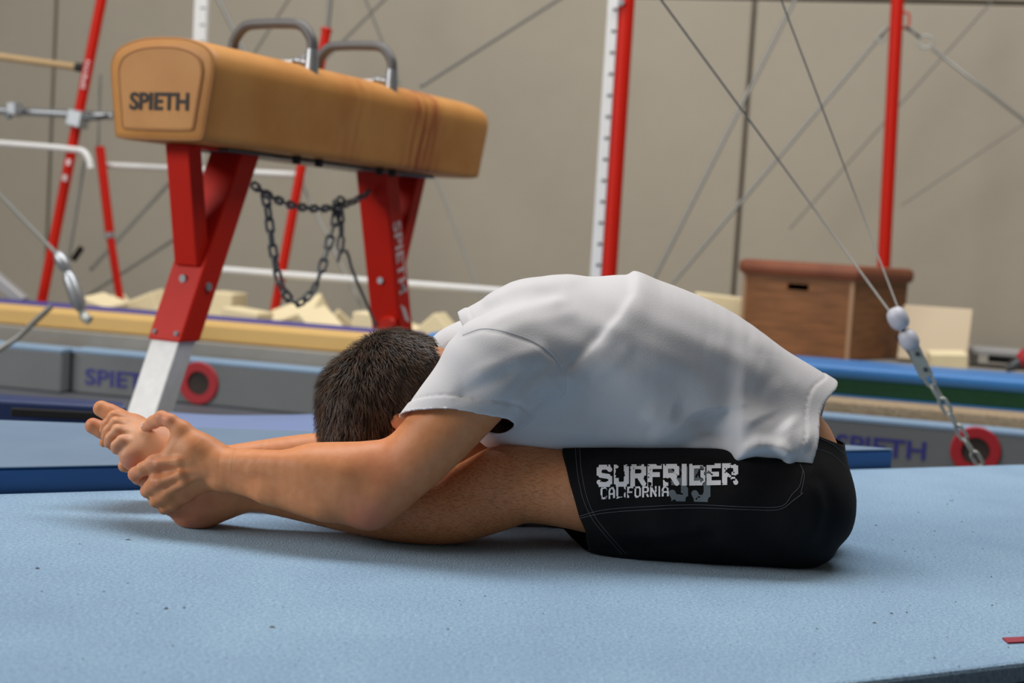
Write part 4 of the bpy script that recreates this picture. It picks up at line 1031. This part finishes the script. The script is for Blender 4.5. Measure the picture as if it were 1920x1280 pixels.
# ---- hair: a close cap plus short strands combed out from the crown
skull = ch_([(740, 716, 0, 97), (700, 757, 0, 99), (684, 797, 0, 81)], .02, (YN, .86))+ch_([(770, 716, 0, 66), (822, 704, 0, 57)], .05)
skull += ch_([(690, 815, 0, 66), (700, 826, 0, 58)], .03, (YN, 1.0))
lo3 = W(580, 870, 0)-np.array([0, .14, .01]); hi3 = W(850, 600, 0)+np.array([0, .14, .01]); lo3, hi3 = np.minimum(lo3, hi3), np.maximum(lo3, hi3)
D3, a3 = field_grid([(skull, 0)], lo3, hi3, .003); hv, hfc = surface_nets(D3, a3, .003)
hA, hB_ = W(640, 872, 0), W(812, 742, 0); nl = np.array([hB_[2]-hA[2], 0, -(hB_[0]-hA[0])]); nl /= np.linalg.norm(nl)
if nl[2] > 0: nl = -nl
nck = W(838, 690, 0); nd = (W(850, 672, 0)-W(770, 712, 0)); nd /= np.linalg.norm(nd)
def hairline(p):
    q = (p-hA) @ nl+.010*np.sin(p[:, 0]*90)*.3
    return np.maximum(q, (p-nck) @ nd+.35*np.abs(p[:, 1])*0)
hv, hfc, _ = clip_mesh(hv, hfc, hairline); hn = vnormals(hv, hfc)
rng = np.random.default_rng(3)
tone = list(np.clip(.22+.1*rng.standard_normal(len(hv)), 0, 1))
HVv = [hv]; HF = hfc.tolist(); base_n = len(hv)
whorl = W(688, 648, -.01)
fi = rng.integers(0, len(hfc), 15000); uv = rng.random((len(fi), 2))
pts = (hv[hfc[fi, 0]]*(1-uv[:, :1])+hv[hfc[fi, 1]]*uv[:, :1])*(1-uv[:, 1:])+(hv[hfc[fi, 3]]*(1-uv[:, :1])+hv[hfc[fi, 2]]*uv[:, :1])*uv[:, 1:]
nn = hn[hfc[fi, 0]]; tg_ = pts-whorl; tg_ += np.array([0, 0, -.03]); tg_ -= nn*(tg_*nn).sum(1)[:, None]; tg_ /= np.linalg.norm(tg_, axis=1)[:, None]+1e-9
clump = np.sin(pts @ np.array([140, 90, 60]))*np.cos(pts @ np.array([-60, 130, 110]))
side_ = np.cross(nn, tg_); tg_ = tg_+side_*(.35*clump+.18*rng.standard_normal(len(fi)))[:, None]; tg_ /= np.linalg.norm(tg_, axis=1)[:, None]
neckness = np.clip(((pts-W(700, 700, 0)) @ nd)/.1, 0, 1)
ln = (.021-.012*neckness)*(.7+.5*rng.random(len(fi))); lift = .42-.2*neckness+.12*rng.standard_normal(len(fi))
wd = .00062*(.8+.5*rng.random(len(fi)))
sv = []; tn_ = np.clip(.45+.28*clump+.2*rng.standard_normal(len(fi)), 0, 1)
P0 = pts-nn*.0015; P1 = pts+tg_*ln[:, None]*.5+nn*(ln*lift*.75)[:, None]; P2 = pts+tg_*ln[:, None]+nn*(ln*lift*.9)[:, None]
sd_ = np.cross(tg_, nn)
S = np.stack([P0-sd_*wd[:, None], P0+sd_*wd[:, None], P1+sd_*wd[:, None]*.8, P1-sd_*wd[:, None]*.8, P2+sd_*wd[:, None]*.15, P2-sd_*wd[:, None]*.15], 1).reshape(-1, 3)
b0 = base_n+6*np.arange(len(fi)); HF += np.stack([b0, b0+1, b0+2, b0+3], 1).tolist()+np.stack([b0+3, b0+2, b0+4, b0+5], 1).tolist()
tone += list(np.repeat(tn_, 6))
hair_o = mk('hair', np.concatenate([hv, S]), HF, 'hair', man, True); attr(hair_o, 'tone', tone); hair_o['kind'] = 'stuff'; hair_o['label'] = 'short dark brown hair'

# ---- T-shirt
sh_t = ch_([(1580, 832, 0, 90), (1520, 798, 0, 96), (1470, 772, 0, 100), (1407, 740, 0, 106), (1316, 697, 0, 126), (1230, 678, 0, 146), (1172, 674, 0, 158), (1112, 674, 0, 156), (1020, 668, 0, 149), (968, 655, 0, 112), (925, 640, 0, 80), (896, 636, 0, 62)], .04, (YN, 1.22))
sh_t += ch_([(985, 668, -.13, 82), (925, 690, -.150, 86)], .05)+ch_([(985, 660, .13, 80), (920, 672, .145, 78), (862, 668, .14, 60), (846, 676, .14, 52)], .05)
sh_t += ch_([(928, 806, -.05, 36), (1000, 802, -.08, 44), (1150, 790, -.09, 50), (1300, 790, -.10, 50)], .06)
sh_t += ch_([(1290, 790, -.075, 36), (1350, 806, -.09, 38), (1415, 828, -.112, 43), (1495, 853, -.112, 50), (1570, 864, -.10, 52)], .05)
sl_n = ch_([(935, 680, -.150, 86), (868, 770, -.168, 90), (838, 812, -.172, 92), (822, 834, -.174, 92)], .03)
sl_f = ch_([(920, 672, .148, 76), (862, 735, .16, 74), (825, 780, .165, 74)], .03)
lo4 = np.array([W(730, 800, 0)[0], -.33, .02]); hi4 = np.array([W(1700, 800, 0)[0], .33, .47]); hs = .0036
D4, a4 = field_grid([(sh_t, 0), (sl_n, .035), (sl_f, .035)], lo4, hi4, hs); sv, sf = surface_nets(D4, a4, hs); del D4
def plane3(a, b, c, keep):
    n = np.cross(b-a, c-a); n /= np.linalg.norm(n)
    if (keep-a) @ n > 0: n = -n
    return a, n
# sleeve hem, back hem, neck opening
q0, qn = plane3(W(764, 779, -.15), W(954, 797, -.15), W(868, 768, -.262), W(920, 700, -.15))
g0, gn = plane3(W(790, 735, .16), W(905, 790, .16), W(850, 760, .24), W(920, 660, .15))
h0, hn_ = plane3(W(1563, 722, 0), W(1512, 884, -.17), W(1563, 722, .1), W(1300, 700, 0))
nk0, nk1 = W(884, 640, 0), W(790, 692, 0); nk = nk1-nk0; nk /= np.linalg.norm(nk)
def wob(p): return .004*np.sin(p[:, 1]*38+p[:, 2]*20)+.0025*np.sin(p[:, 0]*60+p[:, 1]*25)
def in_sleeve(p, sl):
    ds = field_at([(sl, 0)], p.T); dt = field_at([(sh_t, 0)], p.T); return ds-dt
def f_sn(p): return np.minimum(np.minimum((p-q0) @ qn+wob(p)*.5, .002-in_sleeve(p, sl_n)), -.03-p[:, 1])
def f_sf(p): return np.minimum(np.minimum((p-g0) @ gn+wob(p)*.5, .002-in_sleeve(p, sl_f)), p[:, 1]-.03)
def f_hem(p): return (p-h0) @ hn_+wob(p)*1.2
def f_neck(p):
    r = p-nk0; s = r @ nk; rad = np.linalg.norm(r-s[:, None]*nk, axis=1)
    return np.minimum(.073-rad, s+.004)
# folds: ridges and hollows running over the near side of the cloth
def XZ(l): return np.array([W(a, b, -.16)[[0, 2]] for a, b in l])
FOLDS = [([(1190, 480), (1204, 512), (1206, 530), (1196, 562), (1168, 600), (1130, 640), (1080, 690), (1045, 715)], .0075, .009, 1),
         ([(1140, 615), (1100, 662), (1060, 700)], -.004, .010, 0), ([(1190, 640), (1150, 680), (1105, 712)], .002, .010, 0),
         ([(900, 575), (960, 548), (1040, 532), (1110, 528)], .004, .008, 0), ([(905, 592), (980, 562), (1060, 548)], -.004, .009, 0), ([(910, 604), (985, 580), (1075, 566)], .004, .008, 0),
         ([(925, 620), (1000, 598), (1090, 588)], .003, .010, 0),
         ([(870, 705), (930, 680), (1000, 655), (1030, 650)], .0035, .010, 0), ([(850, 740), (910, 712), (975, 680)], -.004, .010, 0), ([(960, 760), (1000, 720), (1040, 690)], .004, .008, 0), ([(985, 772), (1025, 735), (1055, 715)], .0035, .007, 0), ([(940, 770), (985, 715), (1020, 675)], -.0035, .008, 0),
         ([(1340, 770), (1345, 800), (1345, 845)], -.020, .024, 0), ([(1300, 790), (1310, 810), (1320, 840)], -.008, .02, 0), ([(1420, 600), (1404, 670), (1396, 740), (1391, 800), (1396, 860), (1400, 920)], .020, .017, 2), ([(1260, 770), (1310, 785), (1350, 800)], -.005, .016, 0),
         ([(1378, 846), (1420, 836), (1460, 842), (1490, 860)], .014, .008, 0), ([(1390, 864), (1440, 856), (1480, 872)], -.012, .010, 0), ([(1430, 790), (1440, 812), (1470, 835)], -.004, .022, 0), ([(1470, 800), (1490, 830), (1510, 850)], .008, .018, 0),
         ([(1200, 775), (1260, 800), (1320, 815)], .004, .016, 0), ([(1110, 790), (1180, 806), (1240, 812)], -.004, .014, 0), ([(1000, 800), (1060, 806), (1120, 812)], .004, .012, 0),
         ([(1420, 640), (1470, 690), (1530, 750)], .0025, .014, 0), ([(1450, 720), (1480, 770), (1500, 810)], .003, .016, 0), ([(1330, 640), (1400, 680), (1450, 720)], .002, .02, 0)]
def shirt_folds(v, f):
    N = vnormals(v, f); P = v[:, [0, 2]]; near = np.clip((.55-N[:, 1])/.5, 0, 1)*(v[:, 1] < .06); d = np.zeros(len(v))
    for l, amp, wdt, sharp in FOLDS:
        q, fr, sd2 = polydist(P, XZ(l)); wid = wdt*(1+.3*np.sin(fr*3)); g = np.exp(-(q/wid)**2)
        if sharp: g = np.where(sd2 > 0, np.exp(-(q/(wid*2.4))**2), np.exp(-(q/(wid*.7))**2))
        d += amp*g*(np.clip(fr*1.7, 0, 1)**1.6 if sharp == 2 else np.clip(np.sin(np.pi*fr)*1.8, .0, 1))
    d += .0007*np.sin(P[:, 0]*55+P[:, 1]*70+4*np.sin(P[:, 1]*17))*near
    return v+N*(d*near)[:, None]
sv = relax(sv, sf, 9, .5); sv = shirt_folds(sv, sf); sv = relax(sv, sf, 1, .3)
for fn in (f_neck, f_sn, f_sf, f_hem): sv, sf, _ = clip_mesh(sv, sf, fn)
# turned hems: a slightly proud band and its stitching groove along every opening
N = vnormals(sv, sf); off = np.zeros(len(sv))
for fn, bw in ((f_sn, .021), (f_sf, .021), (f_hem, .024), (f_neck, .018)):
    g = -fn(sv); off += np.where((g < bw), .0013, 0)-.0016*np.exp(-((g-bw)/.0022)**2)*(g < .04)
sv = sv+N*off[:, None]
# armhole seam
seam = [(868, 628), (905, 616), (950, 622), (1000, 640), (1040, 668), (1058, 700), (1060, 732), (1050, 745)]
q, fr, _s = polydist(sv[:, [0, 2]], XZ(seam)); sv = sv-N*(.0009*np.exp(-(q/.003)**2)*(sv[:, 1] < 0))[:, None]
shirt = mk('t_shirt', sv, sf, 'shirt_cotton', man, True); shirt['label'] = 'plain white cotton T-shirt'
so = shirt.modifiers.new('thickness', 'SOLIDIFY'); so.thickness = .0022; so.offset = -1
from mathutils.bvhtree import BVHTree
def bvh(o):
    me = o.data; return BVHTree.FromPolygons([tuple(np.array(x.co)+ORG[man]) for x in me.vertices], [list(p.vertices) for p in me.polygons])
def drape(tree, pts, y0=-1.0):
    out = []
    for p in pts:
        h_ = tree.ray_cast(Vector((p[0], y0, p[1])), Vector((0, 1, 0)))
        out.append(np.array(h_[0])+np.array(h_[1])*.0 if h_[0] is not None else None)
    return out
def along(cam_px, tree, lift=.0006):
    """points of the near cloth surface seen at given places"""
    out = []
    for px, py in cam_px:
        h_ = tree.ray_cast(Vector(CAM), Vector(ray(px, py)).normalized())
        if h_[0] is not None: out.append(np.array(h_[0])+np.array(h_[1])*lift)
    return out
tr_s = bvh(shirt)
sp = along([tuple(q[:2]) for q in spline([np.array([a, b, 0.]) for a, b in seam], 6)], tr_s, .0002)
mk('armhole_seam', *tube(sp, .0006, 6), 'seam_thread', shirt, True)

# ---- shorts
so_n = ch_([(1040, 915, -.1, 78), (1080, 918, -.1, 86), (1130, 928, -.1, 98), (1200, 936, -.1, 105), (1350, 940, -.098, 112), (1478, 945, -.09, 113)], .03)
so_n += ch_([(1100, 985, -.1, 40), (1180, 1000, -.1, 42), (1350, 1012, -.095, 44), (1500, 1010, -.085, 46)], .03)
so_f = mirror(so_n, (0, 0, 0))
hips = ch_([(1482, 945, -.05, 110), (1488, 900, -.04, 102), (1490, 850, -.035, 92), (1480, 790, -.03, 92)], .03)+ch_([(1482, 945, .05, 110), (1488, 900, .04, 102), (1490, 850, .035, 92), (1480, 790, .03, 92)], .03)
lo5 = np.array([W(985, 900, -.1)[0], -.26, -.004]); hi5 = np.array([W(1640, 900, 0)[0], .26, .28])
D5, a5 = field_grid([(so_n, 0), (so_f, .02), (hips, .04)], lo5, hi5, .0036, .0003); kv, kf = surface_nets(D5, a5, .0036); del D5
kv = relax(kv, kf, 3, .5)
Nk = vnormals(kv, kf); P = kv[:, [0, 2]]
dk = .0022*np.sin(P[:, 0]*60+P[:, 1]*40+3*np.sin(P[:, 1]*25))*(Nk[:, 2] < .8)
for l, amp, wdt in (([(1085, 985), (1180, 1000), (1300, 990)], .003, .012), ([(1150, 1030), (1250, 1015), (1330, 1000)], -.003, .012), ([(1500, 880), (1530, 930), (1520, 990)], .003, .015), ([(1540, 900), (1560, 950), (1545, 1010)], -.003, .013), ([(1400, 860), (1470, 880), (1520, 880)], .003, .012)):
    q, fr, _s = polydist(P, XZ(l)); dk += amp*np.exp(-(q/wdt)**2)
mz = np.clip((kv[:, 2]-.004)/.02, 0, 1); kv = kv+Nk*(dk*mz)[:, None]
leg_edge = XZ([(1056, 790), (1058, 845), (1066, 905), (1082, 965), (1098, 1000), (1128, 1038), (1150, 1075)])
def f_leg(p):                                         # the leg opening, a gently curved cut
    x = np.interp(p[:, 2], leg_edge[::-1, 1], leg_edge[::-1, 0]); x = x-.5*np.clip(.16-np.abs(p[:, 1]), 0, .12)*np.clip((.09-p[:, 2])/.05, 0, 1); return np.where(p[:, 0] < x+.05, x-p[:, 0]+.003*np.sin(p[:, 1]*60), -.05)
wa, wb = W(1536, 812, 0), W(1584, 832, 0); wn = np.array([-(wb-wa)[2], 0, (wb-wa)[0]]); wn /= np.linalg.norm(wn)
if wn[2] < 0: wn = -wn
def f_waist(p): return (p-wa) @ wn
for fn in (f_leg, f_waist): kv, kf, _ = clip_mesh(kv, kf, fn)
kv[:, 2] = np.maximum(kv[:, 2], .0004)
shorts = mk('shorts', kv, kf, 'shorts_cloth', man, True); shorts['label'] = 'black board shorts with white distressed print on the thigh'
so = shorts.modifiers.new('thickness', 'SOLIDIFY'); so.thickness = .0016; so.offset = -1
tr_k = bvh(shorts)
STI = [[(1079, 838), (1082, 880), (1092, 930), (1108, 968), (1128, 995), (1166, 1038)], [(1087, 838), (1090, 880), (1100, 930), (1116, 968), (1137, 996), (1174, 1038)],
       [(1081, 973), (1130, 962), (1200, 956), (1300, 952), (1400, 955), (1460, 955), (1490, 936), (1506, 924)], [(1085, 968), (1130, 956), (1200, 950), (1300, 946), (1400, 950), (1464, 949), (1486, 926), (1500, 910), (1506, 880)],
       [(1500, 870), (1508, 890), (1502, 925)], [(1538, 822), (1562, 834), (1584, 852)], [(1532, 842), (1560, 852), (1588, 878)]]
for l in STI:
    q = along([tuple(a[:2]) for a in spline([np.array([a, b, 0.]) for a, b in l], 10)], tr_k, .0003)
    if len(q) > 3: mk('stitching', *tube(q, .00042, 5), 'stitch', shorts, True)
# ---- distressed print, drawn as strokes and cut from a fine lattice laid on the cloth
GLY = {'S': [[(1, .86), (.82, 1), (.2, 1), (0, .84), (0, .66), (.16, .53), (.84, .47), (1, .34), (1, .16), (.8, 0), (.18, 0), (0, .14)]],
       'U': [[(0, 1), (0, .16), (.2, 0), (.8, 0), (1, .16), (1, 1)]], 'R': [[(0, 0), (0, 1), (.8, 1), (1, .86), (1, .62), (.8, .48), (0, .48)], [(.55, .48), (1, 0)]],
       'F': [[(0, 0), (0, 1), (1, 1)], [(0, .52), (.8, .52)]], 'I': [[(.5, 0), (.5, 1)]], 'D': [[(0, 0), (0, 1), (.75, 1), (1, .8), (1, .2), (.75, 0), (0, 0)]],
       'E': [[(1, 1), (0, 1), (0, 0), (1, 0)], [(0, .51), (.8, .51)]], 'C': [[(1, .82), (.8, 1), (.2, 1), (0, .84), (0, .16), (.2, 0), (.8, 0), (1, .18)]],
       'A': [[(0, 0), (0, .7), (.3, 1), (.7, 1), (1, .7), (1, 0)], [(0, .4), (1, .4)]], 'L': [[(0, 1), (0, 0), (1, 0)]], 'O': [[(0, .2), (.2, 0), (.8, 0), (1, .2), (1, .8), (.8, 1), (.2, 1), (0, .8), (0, .2)]],
       'N': [[(0, 0), (0, 1), (1, 0), (1, 1)]], '9': [[(1, .5), (.2, .5), (0, .66), (0, .86), (.18, 1), (.82, 1), (1, .86), (1, .16), (.8, 0), (.2, 0), (0, .14)]]}
def vnoise(x, y, s, seed):
    r = np.random.default_rng(seed).random((64, 64)); X, Y_ = x*s, y*s; i, j = np.floor(X).astype(int), np.floor(Y_).astype(int); u, v_ = X-i, Y_-j
    u = u*u*(3-2*u); v_ = v_*v_*(3-2*v_); g = lambda a, b: r[a % 64, b % 64]
    return (g(i, j)*(1-u)+g(i+1, j)*u)*(1-v_)+(g(i, j+1)*(1-u)+g(i+1, j+1)*u)*v_
def print_word(name, word, px0, px1, yt0, yb0, yt1, yb1, widths, strokew, m, worn, seed, gap=.16, lift=.0007, res=.6):
    """word between px0 and px1; its top and baseline run from (yt0, yb0) to (yt1, yb1)"""
    n_u = int((px1-px0)/res); n_v = int(max(yb0-yt0, yb1-yt1)/res); tot = sum(widths)+gap*(len(word)-1)
    uu, vv2 = np.meshgrid((np.arange(n_u)+.5)/n_u, (np.arange(n_v)+.5)/n_v, indexing='ij'); U_ = uu*tot; on = np.zeros(uu.shape, bool); x0 = 0
    asp = (yb0-yt0)/((px1-px0)/tot)                 # height of the word in letter-width units
    for ch2, wl in zip(word, widths):
        for st2 in GLY[ch2]:
            hw = strokew/2
            for (ax0, ay0), (bx0, by0) in zip(st2[:-1], st2[1:]):
                A_ = np.array([x0+hw+(wl-2*hw)*ax0, hw+(asp-2*hw)*ay0]); B_ = np.array([x0+hw+(wl-2*hw)*bx0, hw+(asp-2*hw)*by0]); d2 = B_-A_; L2 = d2 @ d2+1e-9
                X = U_-A_[0]; Yy = (1-vv2)*asp-A_[1]; t2 = np.clip((X*d2[0]+Yy*d2[1])/L2, 0, 1); ex2 = X-t2*d2[0]; ey2 = Yy-t2*d2[1]
                on |= np.maximum(np.abs(ex2), np.abs(ey2)) < hw*1.0 if abs(d2[0]*d2[1]) < 1e-6 else np.hypot(ex2, ey2) < hw
        x0 += wl+gap
    nz = .6*vnoise(U_, vv2*asp, 3.2, seed)+.4*vnoise(U_, vv2*asp, 9, seed+1); on &= nz > worn(uu, vv2)
    gx, gy = np.meshgrid(np.arange(n_u+1)/n_u, np.arange(n_v+1)/n_v, indexing='ij'); need = np.zeros(gx.shape, bool)
    for a in (0, 1):
        for b in (0, 1): need[a:n_u+a, b:n_v+b] |= on
    ids = np.full(gx.shape, -1); vs_ = []
    for i, j in zip(*np.nonzero(need)):
        a, b = gx[i, j], gy[i, j]; yt = yt0+(yt1-yt0)*a; yb = yb0+(yb1-yb0)*a
        h_ = tr_k.ray_cast(Vector(CAM), Vector(ray(px0+(px1-px0)*a, yt+(yb-yt)*b)).normalized())
        if h_[0] is None: continue
        ids[i, j] = len(vs_); vs_.append(np.array(h_[0])+np.array(h_[1])*lift)
    fs = []
    for i, j in zip(*np.nonzero(on)):
        q = [ids[i, j], ids[i, j+1], ids[i+1, j+1], ids[i+1, j]]
        if min(q) >= 0: fs.append([int(x) for x in q])
    o = mk(name, vs_, fs, m, shorts, True); o['kind'] = 'stuff'; return o
print_word('print_number', '99', 1254, 1332, 866, 939, 866, 941, [1, 1], .36, 'print_grey', lambda u, v_: .30+.12*(v_ < .5)+.3*(v_ < .12), 21, .18, .0005)
print_word('print_town', 'CALIFORNIA', 1126, 1254, 913, 936, 911, 930, [.8, .8, .72, .3, .72, .8, .8, .8, .3, .85], .22, 'print_white', lambda u, v_: .27+.22*np.exp(-((u-.33)/.05)**2)+.08*(v_ > .6), 5, .16, .0009)
print_word('print_brand', 'SURFRIDER', 1119, 1384, 872, 913, 869, 909, [.92, .9, .95, .85, .95, .42, .95, .85, .95], .29, 'print_white', lambda u, v_: .23+.28*np.exp(-((u-.16)/.035)**2)*(v_ < .6)+.16*np.exp(-((u-.48)/.03)**2)+.10*np.exp(-((u-.72)/.08)**2)*(v_ < .5)+.12*(u > .9)+.2*(v_ < .08), 9, .09, .0012)
